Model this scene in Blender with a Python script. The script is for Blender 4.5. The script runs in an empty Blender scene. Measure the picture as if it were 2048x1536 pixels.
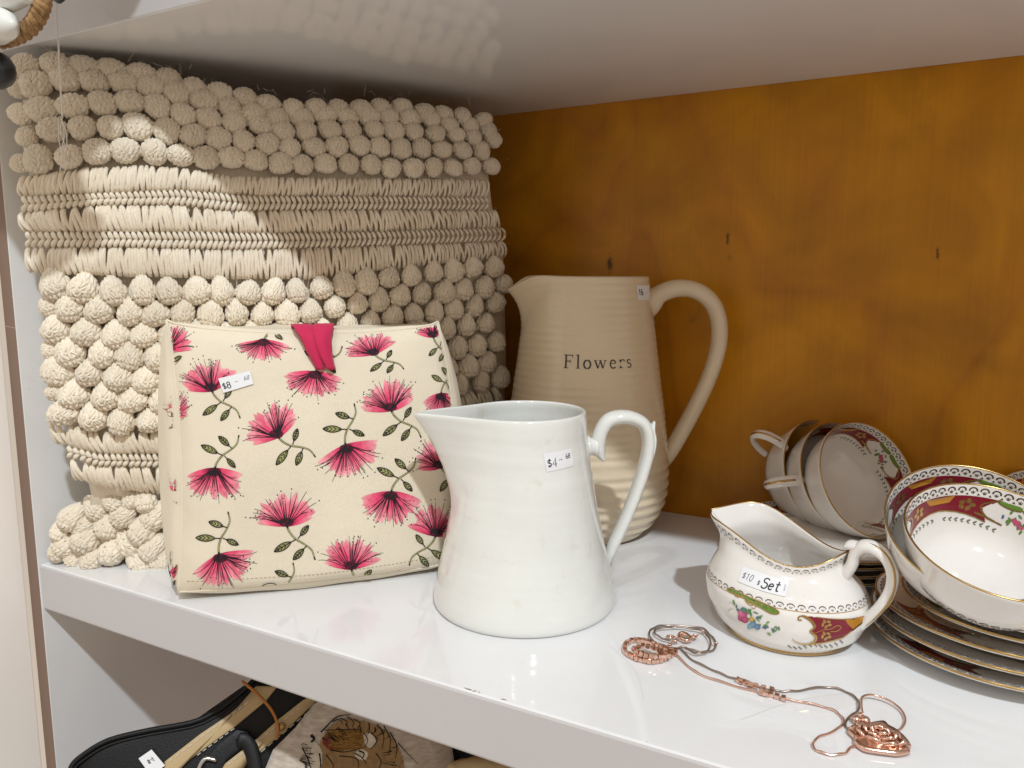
import bpy, math, random
import numpy as np
from mathutils import Matrix, Vector
rnd = random.Random(7); rng = np.random.default_rng(7)
K = 0.85                                   # metres per layout unit (a teacup comes out 9 cm wide)
# ------------------------------------------------------------------ camera
FPX, YAW, PITCH, ROLL = 1537.6, .4960, .1409, -.0021
CAM = np.array([.6718, -.7758, .25])
def cam_axes():
    cy, sy = math.cos(YAW), math.sin(YAW)
    f0 = np.array([-sy, cy, 0]); r0 = np.array([cy, sy, 0]); u0 = np.array([0, 0, 1.])
    w = f0*math.cos(PITCH)-u0*math.sin(PITCH); u = u0*math.cos(PITCH)+f0*math.sin(PITCH)
    r = r0*math.cos(ROLL)+u*math.sin(ROLL); u = u*math.cos(ROLL)-r0*math.sin(ROLL)
    return r, u, w
CR, CU, CW = cam_axes()
scene = bpy.context.scene
col = scene.collection
cd = bpy.data.cameras.new('camera'); cam = bpy.data.objects.new('camera', cd); col.objects.link(cam)
cd.sensor_width = 36; cd.lens = FPX/2048*36; cd.clip_start = .02; cd.clip_end = 50
cam.matrix_world = Matrix(((CR[0], CU[0], -CW[0], CAM[0]*K), (CR[1], CU[1], -CW[1], CAM[1]*K), (CR[2], CU[2], -CW[2], CAM[2]*K), (0, 0, 0, 1)))
scene.camera = cam
scene.render.resolution_x, scene.render.resolution_y = 1024, 768
# ------------------------------------------------------------------ light: two ceiling lamps of the shop and its dim room light
world = bpy.data.worlds.new('World'); scene.world = world; world.use_nodes = True
world.node_tree.nodes['Background'].inputs[0].default_value = (1, .845, .69, 1)
world.node_tree.nodes['Background'].inputs[1].default_value = .60
def lamp(x, y, z, tx, ty, tz, sx, sy, power, colr):
    ld = bpy.data.lights.new('ceiling_lamp', 'AREA'); ld.shape = 'RECTANGLE'; ld.size = sx*K; ld.size_y = sy*K
    ld.energy = power; ld.color = colr
    o = bpy.data.objects.new('ceiling_lamp', ld); col.objects.link(o); o.location = (x*K, y*K, z*K)
    o.rotation_euler = (Vector((tx, ty, tz))-Vector((x, y, z))).to_track_quat('-Z', 'Y').to_euler()
lamp(1.62, -1.68, 2.07, .4, -.3, .1, .09, .06, 36, (.86, .945, 1))
lamp(.62, -1.68, 2.07, .4, -.3, .1, .09, .06, 5, (.86, .945, 1))
scene.view_settings.view_transform = 'Standard'; scene.view_settings.look = 'None'
scene.view_settings.exposure = 0; scene.view_settings.gamma = 1

# ------------------------------------------------------------------ pixel helpers (photo pixels, 2048 x 1536)
def pray(px):
    px = np.asarray(px, float)
    return CW + np.multiply.outer((px[..., 0]-1024)/FPX, CR) - np.multiply.outer((px[..., 1]-768)/FPX, CU)
def pplane(px, n, p0):
    n = np.asarray(n, float); d = pray(px); t = ((np.asarray(p0, float)-CAM)@n)/(d@n)
    return CAM + d*np.asarray(t)[..., None]
def pfloor(px, z=0.): return pplane(px, (0, 0, 1), (0, 0, z))
def pdepth(px, dep): return CAM + pray(px)*dep
def proj(P):
    d = np.asarray(P, float)-CAM; z = d@CW
    return np.stack([1024+FPX*(d@CR)/z, 768-FPX*(d@CU)/z], -1)
def unit(v): v = np.asarray(v, float); return v/np.linalg.norm(v, axis=-1, keepdims=True)
def lerp(a, b, t): return a+(b-a)*t
def cr(pts, n, closed=False):
    """Catmull-Rom resample to n points"""
    p = np.asarray(pts, float)
    if closed: q = np.vstack([p[-1], p, p[0], p[1]]); m = len(p)
    else: q = np.vstack([2*p[0]-p[1], p, 2*p[-1]-p[-2]]); m = len(p)-1
    s = np.linspace(0, m, n, endpoint=not closed); i = np.minimum(s.astype(int), m-1); t = (s-i)[:, None]
    a, b, c, d = q[i], q[i+1], q[i+2], q[i+3]
    return .5*(2*b+(c-a)*t+(2*a-5*b+4*c-d)*t*t+(3*b-a-3*c+d)*t**3)
def hashn(x, seed=0):
    return np.modf(np.abs(np.sin(x*12.9898+seed*78.233)*43758.5453))[0]

# ------------------------------------------------------------------ materials
M = {}
def mat(name, base=(.8, .8, .8), rough=.5, metal=0, spec=.5, coat=0, coat_r=.05, sheen=0):
    m = bpy.data.materials.new(name); m.use_nodes = True; M[name] = m
    b = m.node_tree.nodes['Principled BSDF']
    b.inputs['Base Color'].default_value = (*base, 1); b.inputs['Roughness'].default_value = rough
    b.inputs['Metallic'].default_value = metal; b.inputs['Specular IOR Level'].default_value = spec
    b.inputs['Coat Weight'].default_value = coat; b.inputs['Coat Roughness'].default_value = coat_r
    b.inputs['Sheen Weight'].default_value = sheen
    return m, m.node_tree, b
def nd(t, kind, **kw):
    n = t.nodes.new(kind)
    for k, v in kw.items():
        if k.startswith('i_'):
            key = k[2:].replace('_', ' ')
            n.inputs[int(key) if key.isdigit() else key].default_value = v
        else: setattr(n, k, v)
    return n
def noise(t, scale, detail=3, vec=None, rough=.5, dist=0):
    n = nd(t, 'ShaderNodeTexNoise'); n.inputs['Scale'].default_value = scale; n.inputs['Detail'].default_value = detail
    n.inputs['Roughness'].default_value = rough; n.inputs['Distortion'].default_value = dist
    if vec: t.links.new(vec, n.inputs['Vector'])
    return n
def ramp(t, fac, stops):
    r = nd(t, 'ShaderNodeValToRGB'); e = r.color_ramp.elements
    while len(e) < len(stops): e.new(.5)
    for k, (p, c) in enumerate(stops): e[k].position = p; e[k].color = (*c, 1) if len(c) == 3 else c
    t.links.new(fac, r.inputs[0]); return r
def bump(t, b, h, strength=.3, dist=.001, prev=None):
    n = nd(t, 'ShaderNodeBump'); n.inputs['Strength'].default_value = strength; n.inputs['Distance'].default_value = dist
    t.links.new(h, n.inputs['Height'])
    if prev: t.links.new(prev.outputs[0], n.inputs['Normal'])
    t.links.new(n.outputs[0], b.inputs['Normal']); return n
def mapped(t, scale=(1, 1, 1), rot=(0, 0, 0), src='Object'):
    c = nd(t, 'ShaderNodeTexCoord'); m = nd(t, 'ShaderNodeMapping')
    m.inputs['Scale'].default_value = scale; m.inputs['Rotation'].default_value = rot
    t.links.new(c.outputs[src], m.inputs['Vector']); return m.outputs[0]
def mixc(t, fac, a, b):
    n = nd(t, 'ShaderNodeMix', data_type='RGBA')
    for s, v in ((0, fac), (6, a), (7, b)):
        if isinstance(v, (int, float)): n.inputs[s].default_value = v
        elif isinstance(v, tuple): n.inputs[s].default_value = (*v, 1)
        else: t.links.new(v, n.inputs[s])
    return n.outputs[2]

def build_materials():
    # white melamine board
    m, t, b = mat('laminate', (.80, .80, .80), .1, spec=.5)
    v = mapped(t); n = noise(t, 14, 4, v); n2 = noise(t, 160, 3, v, dist=.4)
    c = ramp(t, n.outputs[0], [(.3, (.755, .757, .765)), (.7, (.80, .80, .81))]); t.links.new(c.outputs[0], b.inputs['Base Color'])
    rr = ramp(t, n2.outputs[0], [(.35, (.025,)*3), (.75, (.075,)*3)]); t.links.new(rr.outputs[0], b.inputs['Roughness'])
    bump(t, b, n.outputs[0], .04, .002)
    m, t, b = mat('edge_band', (.58, .565, .57), .24, spec=.4)
    v = mapped(t); n = noise(t, 30, 4, v); bump(t, b, n.outputs[0], .1, .001)
    mat('raw_edge', (.25, .17, .13), .6, spec=.2); m, t, b = mat('vinyl_floor', (.50, .44, .38), .6)
    m, t, b = mat('painted_panel', (.93, .88, .83), .38)
    v = mapped(t); n = noise(t, 22, 5, v); bump(t, b, n.outputs[0], .2, .001)
    # varnished plywood
    m, t, b = mat('plywood', (.35, .15, .02), .38, spec=.22, coat=.08, coat_r=.2)
    v = mapped(t)
    sx = nd(t, 'ShaderNodeSeparateXYZ'); t.links.new(v, sx.inputs[0])
    big = noise(t, 1, 2, mapped(t, (4.6, 1, 2.6)), .5, .5)
    mul = nd(t, 'ShaderNodeMath', operation='MULTIPLY', i_1=7.0); t.links.new(big.outputs[0], mul.inputs[0])
    fr = nd(t, 'ShaderNodeMath', operation='FRACT'); t.links.new(mul.outputs[0], fr.inputs[0])
    rings = ramp(t, fr.outputs[0], [(0, (.50,.20,.007)), (.38, (.55,.235,.008)), (.80, (.52,.212,.010)), (.93, (.47,.180,.011)), (1, (.50,.20,.007))])
    fine = noise(t, 1, 4, mapped(t, (420, 1, 9)), .6)
    fr2 = ramp(t, fine.outputs[0], [(.3, (.92,.92,.92)), (.7, (1.03,1.03,1.03))])
    blot = noise(t, 11, 4, v, .55, .8); br = ramp(t, blot.outputs[0], [(.32, (.76,.73,.8)), (.68, (1.18,1.19,1.05))])
    c1 = nd(t, 'ShaderNodeMix', data_type='RGBA', blend_type='MULTIPLY'); c1.inputs[0].default_value = 1
    t.links.new(rings.outputs[0], c1.inputs[6]); t.links.new(fr2.outputs[0], c1.inputs[7])
    c2 = nd(t, 'ShaderNodeMix', data_type='RGBA', blend_type='MULTIPLY'); c2.inputs[0].default_value = 1
    t.links.new(c1.outputs[2], c2.inputs[6]); t.links.new(br.outputs[0], c2.inputs[7])
    out = c2.outputs[2]
    for (kx, kz, w, h) in ((1219, 528, .0068, .018), (1455, 476, .0034, .012), (1875, 505, .0026, .010), (1460, 515, .006, .006), (1388, 636, .012, .012)):
        P = pplane((kx, kz), (0, 1, 0), (0, 0, 0))*K
        vs = nd(t, 'ShaderNodeVectorMath', operation='SUBTRACT'); vs.inputs[1].default_value = tuple(P); t.links.new(v, vs.inputs[0])
        vm = nd(t, 'ShaderNodeVectorMath', operation='MULTIPLY'); vm.inputs[1].default_value = (1/w, 0, 1/h); t.links.new(vs.outputs[0], vm.inputs[0])
        nn = noise(t, 300, 2, v); 
        ln = nd(t, 'ShaderNodeVectorMath', operation='LENGTH'); t.links.new(vm.outputs[0], ln.inputs[0])
        ad = nd(t, 'ShaderNodeMath', operation='ADD'); t.links.new(ln.outputs['Value'], ad.inputs[0])
        sc = nd(t, 'ShaderNodeMath', operation='MULTIPLY', i_1=.9); t.links.new(nn.outputs[0], sc.inputs[0]); t.links.new(sc.outputs[0], ad.inputs[1])
        s = .35 if kx in (1388, 1460) else 1
        rk = ramp(t, ad.outputs[0], [(.5, (s,)*3), (.98, (0,)*3)])
        sepf = rk.outputs[0]
        out = mixc(t, sepf, out, (.035, .014, .005) if s == 1 else (.13, .06, .02))
    t.links.new(out, b.inputs['Base Color'])
    bump(t, b, fine.outputs[0], .12, .0006)
    # cotton yarn
    def yarn(name, k):
        m, t, b = mat(name, (.68, .60, .48), .85, spec=.2, sheen=.25)
        v = mapped(t); n = noise(t, 60*k, 3, v); n2 = noise(t, 900*k, 2, v)
        oi = nd(t, 'ShaderNodeObjectInfo')
        c = ramp(t, n.outputs[0], [(.3, (.80,.71,.57)), (.7, (.90,.82,.69))])
        vr = ramp(t, oi.outputs['Random'], [(0, (.90,.885,.87)), (1, (1.02,1.01,1.0))])
        mm = nd(t, 'ShaderNodeMix', data_type='RGBA', blend_type='MULTIPLY'); mm.inputs[0].default_value = 1
        t.links.new(c.outputs[0], mm.inputs[6]); t.links.new(vr.outputs[0], mm.inputs[7]); t.links.new(mm.outputs[2], b.inputs['Base Color'])
        wv = nd(t, 'ShaderNodeTexWave'); wv.inputs['Scale'].default_value = 260*k; wv.inputs['Distortion'].default_value = 6; wv.inputs['Detail'].default_value = 2
        t.links.new(mapped(t, (1, 1, .35)), wv.inputs['Vector'])
        p = bump(t, b, n2.outputs[0], .35 if k == 1 else .05, .0006/k); bump(t, b, wv.outputs[1], .35 if k == 1 else .0, .0006/k, p)
    yarn('cotton', 1); yarn('bobble_cotton', .016)
    # printed twill
    def twill(name, base, rough=.85, sc=900, st=.35):
        m, t, b = mat(name, base, rough, spec=.2, sheen=.15)
        wv = nd(t, 'ShaderNodeTexWave'); wv.inputs['Scale'].default_value = sc; wv.inputs['Distortion'].default_value = .6; wv.inputs['Detail'].default_value = 1
        wv.bands_direction = 'DIAGONAL'; t.links.new(mapped(t, (.35, .35, .5)), wv.inputs['Vector'])
        n = noise(t, 18, 4, mapped(t)); c = ramp(t, n.outputs[0], [(.3, tuple(x*.94 for x in base)), (.7, tuple(min(1, x*1.05) for x in base))])
        dk = ramp(t, wv.outputs[1], [(0, (.86,)*3), (.6, (1,)*3)])
        mm = nd(t, 'ShaderNodeMix', data_type='RGBA', blend_type='MULTIPLY'); mm.inputs[0].default_value = 1
        t.links.new(c.outputs[0], mm.inputs[6]); t.links.new(dk.outputs[0], mm.inputs[7]); t.links.new(mm.outputs[2], b.inputs['Base Color'])
        p = bump(t, b, wv.outputs[1], st, .0003); n3 = noise(t, 30, 4, mapped(t)); bump(t, b, n3.outputs[0], .35, .004, p)
    twill('twill', (.82, .73, .575)); twill('pink_twill', (.62, .025, .10), .7, 700, .6)
    def inkmat(name, rough, coat, spec=.5, cloth=False):
        m, t, b = mat(name, (.5,)*3, rough, coat=coat, spec=spec)
        a = nd(t, 'ShaderNodeAttribute', attribute_name='Col')
        if cloth:
            n = noise(t, 260, 4, mapped(t)); c = ramp(t, n.outputs[0], [(.30, (.80,.80,.80)), (.62, (1.12,1.12,1.12))])
            mm = nd(t, 'ShaderNodeMix', data_type='RGBA', blend_type='MULTIPLY'); mm.inputs[0].default_value = 1
            t.links.new(a.outputs[0], mm.inputs[6]); t.links.new(c.outputs[0], mm.inputs[7]); t.links.new(mm.outputs[2], b.inputs['Base Color'])
            n3 = noise(t, 30, 4, mapped(t)); bump(t, b, n3.outputs[0], .35, .004)
        else: t.links.new(a.outputs[0], b.inputs['Base Color'])
    inkmat('cloth_ink', .85, 0, .2, True); inkmat('china_ink', .3, .15); inkmat('paper_ink', .6, 0, .3)
    mat('gold', (.52, .34, .13), .25, 1); mat('rose_gold', (.80, .54, .44), .22, 1)
    mat('antique_chain', (.36, .29, .25), .33, 1); mat('paper', (.80, .80, .82), .6)
    def glaze(name, base, rough, spots=None, ring=0):
        m, t, b = mat(name, base, rough, spec=.5, coat=.35, coat_r=.04)
        v = mapped(t); n = noise(t, 26, 5, v, .6); c = ramp(t, n.outputs[0], [(.3, tuple(x*.955 for x in base)), (.68, tuple(min(1, x*1.02) for x in base))])
        out = c.outputs[0]
        if spots:
            n2 = noise(t, 75, 6, v, .62); s = ramp(t, n2.outputs[0], [(.60, (0,)*3), (.76, (.65,)*3)])
            out = mixc(t, s.outputs[0], out, spots)
        t.links.new(out, b.inputs['Base Color'])
        n3 = noise(t, 14, 3, mapped(t, (1, 1, 5))); bump(t, b, n3.outputs[0], .10, .004)
    glaze('white_glaze', (.755, .76, .725), .10, (.64, .585, .47)); glaze('cream_glaze', (.74, .62, .45), .16); glaze('china', (.81, .775, .735), .07)
    def leather(name, base, rough, sc):
        m, t, b = mat(name, base, rough, spec=.28)
        n = nd(t, 'ShaderNodeTexVoronoi'); n.inputs['Scale'].default_value = sc; t.links.new(mapped(t), n.inputs['Vector']); bump(t, b, n.outputs[0], .14, .0006)
    leather('black_leather', (.006, .006, .007), .45, 900); leather('cream_leather', (.50, .37, .20), .38, 300)
    mat('thread', (.78, .74, .68), .8); mat('dark_void', (.015, .013, .012), .8)
    mat('elastic', (.42, .16, .03), .5); mat('steel', (.5, .5, .5), .25, 1); mat('black_plastic', (.012, .014, .016), .35)
    m, t, b = mat('jute', (.30, .17, .07), .9)
    wv = nd(t, 'ShaderNodeTexNoise'); wv.inputs['Scale'].default_value = 260; wv.inputs['Detail'].default_value = 3; t.links.new(mapped(t), wv.inputs['Vector'])
    c = ramp(t, wv.outputs[0], [(.3, (.19,.10,.035)), (.7, (.44,.27,.12))]); t.links.new(c.outputs[0], b.inputs['Base Color']); bump(t, b, wv.outputs[0], .8, .002)
    m, t, b = mat('plush', (.50, .43, .36), .95, sheen=.5)
    n = noise(t, 120, 4, mapped(t, (1, 1, 3))); c = ramp(t, n.outputs[0], [(.3, (.40,.33,.27)), (.7, (.60,.53,.46))]); t.links.new(c.outputs[0], b.inputs['Base Color']); bump(t, b, n.outputs[0], .6, .003)
build_materials()

# ------------------------------------------------------------------ object helpers
def tag(o, label=None, cat=None, group=None, kind=None):
    for k, v in (('label', label), ('category', cat), ('group', group), ('kind', kind)):
        if v: o[k] = v
    return o
def thing(name, loc, label, cat, group=None):
    o = bpy.data.objects.new(name, None); col.objects.link(o); o.location = [float(x)*K for x in loc]
    o.empty_display_size = .01
    return tag(o, label, cat, group)
def meshdata(name, verts, faces, mats, fm=None, smooth=True, cols=None):
    me = bpy.data.meshes.new(name)
    me.from_pydata((np.asarray(verts, float)*K).tolist(), [], [tuple(int(i) for i in f) for f in faces])
    for m in (mats if isinstance(mats, (list, tuple)) else [mats]): me.materials.append(M[m])
    if fm is not None: me.polygons.foreach_set('material_index', np.asarray(fm, dtype=np.int32))
    if smooth: me.polygons.foreach_set('use_smooth', np.ones(len(me.polygons), dtype=bool))
    if cols is not None:
        a = me.attributes.new('Col', 'FLOAT_COLOR', 'POINT')
        a.data.foreach_set('color', np.c_[np.asarray(cols, float), np.ones(len(cols))].astype(np.float32).ravel())
    me.update(); return me
def part(name, verts, faces, mats, parent=None, fm=None, smooth=True, cols=None, fix=False, local=False):
    verts = np.asarray(verts, float)
    if parent is not None and not local:
        base = np.array(parent.matrix_basis.translation)/K
        p = parent.parent
        while p is not None: base = base+np.array(p.matrix_basis.translation)/K; p = p.parent
        verts = verts-base
    me = meshdata(name, verts, faces, mats, fm, smooth, cols)
    if fix:
        import bmesh
        bm = bmesh.new(); bm.from_mesh(me); bmesh.ops.remove_doubles(bm, verts=bm.verts, dist=1e-6); bmesh.ops.recalc_face_normals(bm, faces=bm.faces); bm.to_mesh(me); bm.free()
    o = bpy.data.objects.new(name, me); col.objects.link(o)
    if parent is not None: o.parent = parent
    return o
def autosmooth(o, ang=40):
    me = o.data; me.set_sharp_from_angle(angle=math.radians(ang)); return o
def grid_faces(nu, nv, cu=False, cv=False, off=0, flip=False):
    F = []
    for i in range(nu-(0 if cu else 1)):
        for j in range(nv-(0 if cv else 1)):
            a, b, c, d = i*nv+j, ((i+1) % nu)*nv+j, ((i+1) % nu)*nv+(j+1) % nv, i*nv+(j+1) % nv
            F.append((off+a, off+d, off+c, off+b) if flip else (off+a, off+b, off+c, off+d))
    return F
def boxv(x0, x1, y0, y1, z0, z1):
    v = [(x, y, z) for x in (x0, x1) for y in (y0, y1) for z in (z0, z1)]
    return np.array(v, float), [(0, 1, 3, 2), (4, 6, 7, 5), (0, 4, 5, 1), (2, 3, 7, 6), (0, 2, 6, 4), (1, 5, 7, 3)]
def bevbox(name, x0, x1, y0, y1, z0, z1, m, parent=None, bev=.0015, fm=None):
    v, f = boxv(x0, x1, y0, y1, z0, z1)
    o = part(name, v, f, m, parent, fm, smooth=False)
    md = o.modifiers.new('bevel', 'BEVEL'); md.width = bev*K; md.segments = 2
    return o
def sweep(path, ra, rb, up, n=14, cap=True, round_ends=True):
    """tube along path; ra = half size along cross(tangent, up), rb = half size along the plane normal `up`"""
    p = np.asarray(path, float); m = len(p)
    ra = np.broadcast_to(np.asarray(ra, float), m).copy(); rb = np.broadcast_to(np.asarray(rb, float), m).copy()
    T = unit(np.gradient(p, axis=0))
    if np.ndim(up) == 1:
        U = np.asarray(up, float)[None]-T*(T@np.asarray(up, float))[:, None]; U = unit(U)
    else: U = unit(up-T*(T*up).sum(1, keepdims=True))
    N = np.cross(T, U)
    th = np.linspace(0, 2*math.pi, n, endpoint=False)
    V = p[:, None]+N[:, None]*(np.cos(th)[None, :, None]*ra[:, None, None])+U[:, None]*(np.sin(th)[None, :, None]*rb[:, None, None])
    V = V.reshape(-1, 3); F = grid_faces(m, n, False, True)
    if cap:
        a = len(V); V = np.vstack([V, p[:1]-T[:1]*ra[0]*.5*round_ends, p[-1:]+T[-1:]*ra[-1]*.5*round_ends])
        F += [(j, (j+1) % n, a) for j in range(n)]+[((m-1)*n+(j+1) % n, (m-1)*n+j, a+1) for j in range(n)]
    return V, F
def tube(path, r, n=8):
    p = np.asarray(path, float); t = unit(p[-1]-p[0]+1e-9); up = np.array([0, 0, 1.]) if abs(t[2]) < .8 else np.array([0, -1., 0])
    return sweep(p, r, r, up, n)
class Bag:
    """collects meshes for one object"""
    def __init__(s): s.v = []; s.f = []; s.n = 0; s.m = []; s.c = []
    def add(s, V, F, m=0, c=None):
        V = np.asarray(V, float); s.v.append(V); s.f += [tuple(i+s.n for i in f) for f in F]; s.m += [m]*len(F); s.n += len(V)
        if c is not None: s.c.append(np.broadcast_to(np.asarray(c, float), (len(V), 3)))
    def build(s, name, mats, parent=None, **kw):
        return part(name, np.vstack(s.v), s.f, mats, parent, fm=s.m if isinstance(mats, (list, tuple)) else None, cols=np.vstack(s.c) if s.c else None, **kw)
class Ink:
    """flat print: ribbons, polygons and ellipses in 2D, laid on a surface by a mapping function"""
    def __init__(s): s.v = []; s.l = []; s.c = []; s.f = []; s.n = 0; s.layer = 0
    def _add(s, P, F, C):
        P = np.asarray(P, float); s.v.append(P); s.l.append(np.full(len(P), s.layer)); s.c.append(np.broadcast_to(np.asarray(C, float), (len(P), 3)))
        s.f += [tuple(i+s.n for i in f) for f in F]; s.n += len(P)
    def ribbon(s, pts, w, c, w1=None):
        p = np.asarray(pts, float); m = len(p); d = np.gradient(p, axis=0); d /= np.linalg.norm(d, axis=1, keepdims=True)+1e-12
        nn = np.c_[-d[:, 1], d[:, 0]]; ww = np.linspace(w, w if w1 is None else w1, m)[:, None]/2
        s._add(np.vstack([p+nn*ww, p-nn*ww]), [(i, i+1, m+i+1, m+i) for i in range(m-1)], c)
    def poly(s, pts, c, cc=None, ctr=None):
        p = np.asarray(pts, float); m = len(p); ctr = p.mean(0) if ctr is None else np.asarray(ctr, float)
        C = np.vstack([np.broadcast_to(np.asarray(c, float), (m, 3)), np.asarray(c if cc is None else cc, float)[None] if np.ndim(c) == 1 or cc is not None else np.mean(c, 0)[None]])
        s._add(np.vstack([p, ctr]), [(i, (i+1) % m, m) for i in range(m)], C)
    def ell(s, x, y, rx, ry, rot, c, cc=None, n=10):
        t = np.linspace(0, 2*math.pi, n, endpoint=False); a, b = math.cos(rot), math.sin(rot)
        X, Y = rx*np.cos(t), ry*np.sin(t); s.poly(np.c_[x+a*X-b*Y, y+b*X+a*Y], c, cc, (x, y))
    def fill(s, pts, c, step):
        p = np.asarray(pts, float); lo, hi = p.min(0), p.max(0); gx = np.arange(lo[0], hi[0]+step, step); gy = np.arange(lo[1], hi[1]+step, step)
        X, Y = np.meshgrid(gx, gy, indexing='ij'); cx, cy = X[:-1, :-1]+step/2, Y[:-1, :-1]+step/2; ins = np.zeros(cx.shape, bool); q = np.roll(p, -1, 0)
        for (x0, y0), (x1, y1) in zip(p, q):
            if y0 != y1: ins ^= ((y0 > cy) != (y1 > cy)) & (cx < (x1-x0)*(cy-y0)/(y1-y0)+x0)
        n = len(gy); F = [(i*n+j, (i+1)*n+j, (i+1)*n+j+1, i*n+j+1) for i, j in zip(*np.nonzero(ins))]
        s._add(np.c_[X.ravel(), Y.ravel()], F, c)
    def quadgrid(s, P, nu, nv, C): s._add(P, grid_faces(nu, nv), C)
    def bake(s, name, fn, m, parent, eps=.0002, step=.00004, clip=None, **kw):
        if not s.v: return None
        P = np.vstack(s.v); L = np.concatenate(s.l); C = np.vstack(s.c); F = s.f
        X, ok = fn(P, eps+step*L)
        if ok is not None: F = [f for f in F if all(ok[i] for i in f)]
        if not F: return None
        used = sorted({i for f in F for i in f}); re = {a: b for b, a in enumerate(used)}
        return part(name, X[used], [tuple(re[i] for i in f) for f in F], m, parent, smooth=False, cols=C[used], **kw)
def surf_map(S, du=1e-3, dv=1e-3):
    """(u,v) -> point + normal offset, S vectorised on (N,),(N,)"""
    def fn(P, off):
        u, v = P[:, 0], P[:, 1]; X = S(u, v); A = S(u+du, v)-S(u-du, v); B = S(u, v+dv)-S(u, v-dv)
        N = unit(np.cross(A, B)); return X+N*np.asarray(off)[:, None], None
    return fn
def px_inverse(S, ng=70):
    g = np.linspace(0, 1, ng); U, V = np.meshgrid(g, g, indexing='ij'); U = U.ravel(); V = V.ravel(); Q = proj(S(U, V))
    def inv(px):
        px = np.asarray(px, float); out = np.zeros((len(px), 2))
        for s in range(0, len(px), 2000):
            d = ((px[s:s+2000, None]-Q[None])**2).sum(2); k = d.argmin(1); out[s:s+2000] = np.c_[U[k], V[k]]
        for _ in range(5):
            u, v = out[:, 0], out[:, 1]; q = proj(S(u, v)); h = 1e-4
            a = (proj(S(u+h, v))-q)/h; b = (proj(S(u, v+h))-q)/h; r = px-q
            det = a[:, 0]*b[:, 1]-a[:, 1]*b[:, 0]; det = np.where(abs(det) < 1e-6, 1e-6, det)
            du = (r[:, 0]*b[:, 1]-r[:, 1]*b[:, 0])/det; dv = (a[:, 0]*r[:, 1]-a[:, 1]*r[:, 0])/det
            out[:, 0] = np.clip(u+np.clip(du, -.1, .1), -.2, 1.2); out[:, 1] = np.clip(v+np.clip(dv, -.1, .1), -.2, 1.2)
        return out
    return inv
def px_map(S, inv, lo=.004, hi=.996):
    sm = surf_map(S)
    def fn(P, off):
        uv = inv(P); X, _ = sm(uv, off); err = np.linalg.norm(proj(S(uv[:, 0], uv[:, 1]))-P, axis=1)
        return X, (uv > lo).all(1) & (uv < hi).all(1) & (err < 2)
    return fn
# little stroke alphabet for the price stickers and the jug (unit height 1)
def arc(cx, cy, rx, ry, a0, a1, n=12):
    t = np.radians(np.linspace(a0, a1, n)); return np.c_[cx+rx*np.cos(t), cy+ry*np.sin(t)]
GL = {
 '8': [arc(.25, .74, .19, .24, 0, 360, 16), arc(.25, .26, .23, .26, 0, 360, 16)],
 '$': [np.vstack([arc(.25, .66, .2, .18, 30, 270), arc(.25, .3, .2, .18, 90, -150)]), [(.25, 1), (.25, 0)]],
 '4': [[(.38, 0), (.38, 1), (.02, .3), (.5, .3)]],
 '1': [[(.08, .8), (.25, 1), (.25, 0)]],
 '0': [arc(.25, .5, .21, .5, 0, 360, 16)],
 '6': [np.vstack([arc(.36, .62, .3, .38, 100, 190, 8), arc(.26, .26, .21, .26, 180, 540, 16)])],
 '-': [[(.05, .5), (.4, .5)]], '=': [[(.05, .6), (.4, .6)], [(.05, .42), (.4, .42)]], '.': [[(.2, .08), (.3, .0)]],
 'S': [np.vstack([arc(.28, .76, .24, .24, 20, 265, 10), arc(.26, .26, .26, .28, 95, -160, 10)])],
 'e': [np.vstack([[(.05, .3), (.45, .36)], arc(.26, .3, .2, .28, 12, 320, 12)])],
 't': [[(.22, .95), (.2, .3), (.28, .03), (.42, .08)], [(.02, .62), (.42, .66)]],
}
def write(ink, s, x, y, h, w, c, ang=0., adv=.62, slant=0.):
    ca, sa = math.cos(ang), math.sin(ang); cx = 0
    for ch in s:
        if ch != ' ':
            for st in GL[ch]:
                p = cr(np.asarray(st, float), max(8, 3*len(st))) if len(st) > 3 and ch != '4' else np.asarray(st, float)
                X = (cx+p[:, 0]+slant*p[:, 1])*h; Y = p[:, 1]*h
                ink.ribbon(np.c_[x+ca*X-sa*Y, y+sa*X+ca*Y], w, c)
        cx += adv

# ================================================================== SETTING: a white shelving bay with a plywood back
D, H, T = .4063, .4259, .0413
def build_setting():
    st = lambda o: tag(o, kind='structure')
    fm = [0, 0, 1, 0, 0, 0]
    st(bevbox('shelf', .0, 1.6, -D, -.0, -T, 0, ['laminate', 'edge_band'], fm=fm, bev=.0022))
    st(bevbox('upper_shelf', .0, 1.6, -D, -.0, H, H+T, ['laminate', 'edge_band'], fm=fm, bev=.0012))
    st(bevbox('plywood_back_panel', -.02, 1.6, .0005, .012, -.62, .9, 'plywood', bev=.0003))
    st(bevbox('side_panel', -.0165, -.0005, -D-.0008, -.0002, -.62, .9, ['laminate', 'raw_edge'], fm=fm, bev=.001))
    st(bevbox('neighbouring_side_panel', -.05, -.0168, -1.25, -D-.004, -.62, .9, 'painted_panel', bev=.001))
    st(bevbox('lower_shelf', .0, 1.6, -D, -.0, -.60, -.56, ['laminate', 'edge_band'], fm=fm))
    st(bevbox('floor', -4, 5, -6, .0, -1.15, -1.1, 'vinyl_floor'))
    st(bevbox('top_shelf', .0, 1.6, -D, -.0, .86, .9, ['laminate', 'edge_band'], fm=fm))
build_setting()
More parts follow.
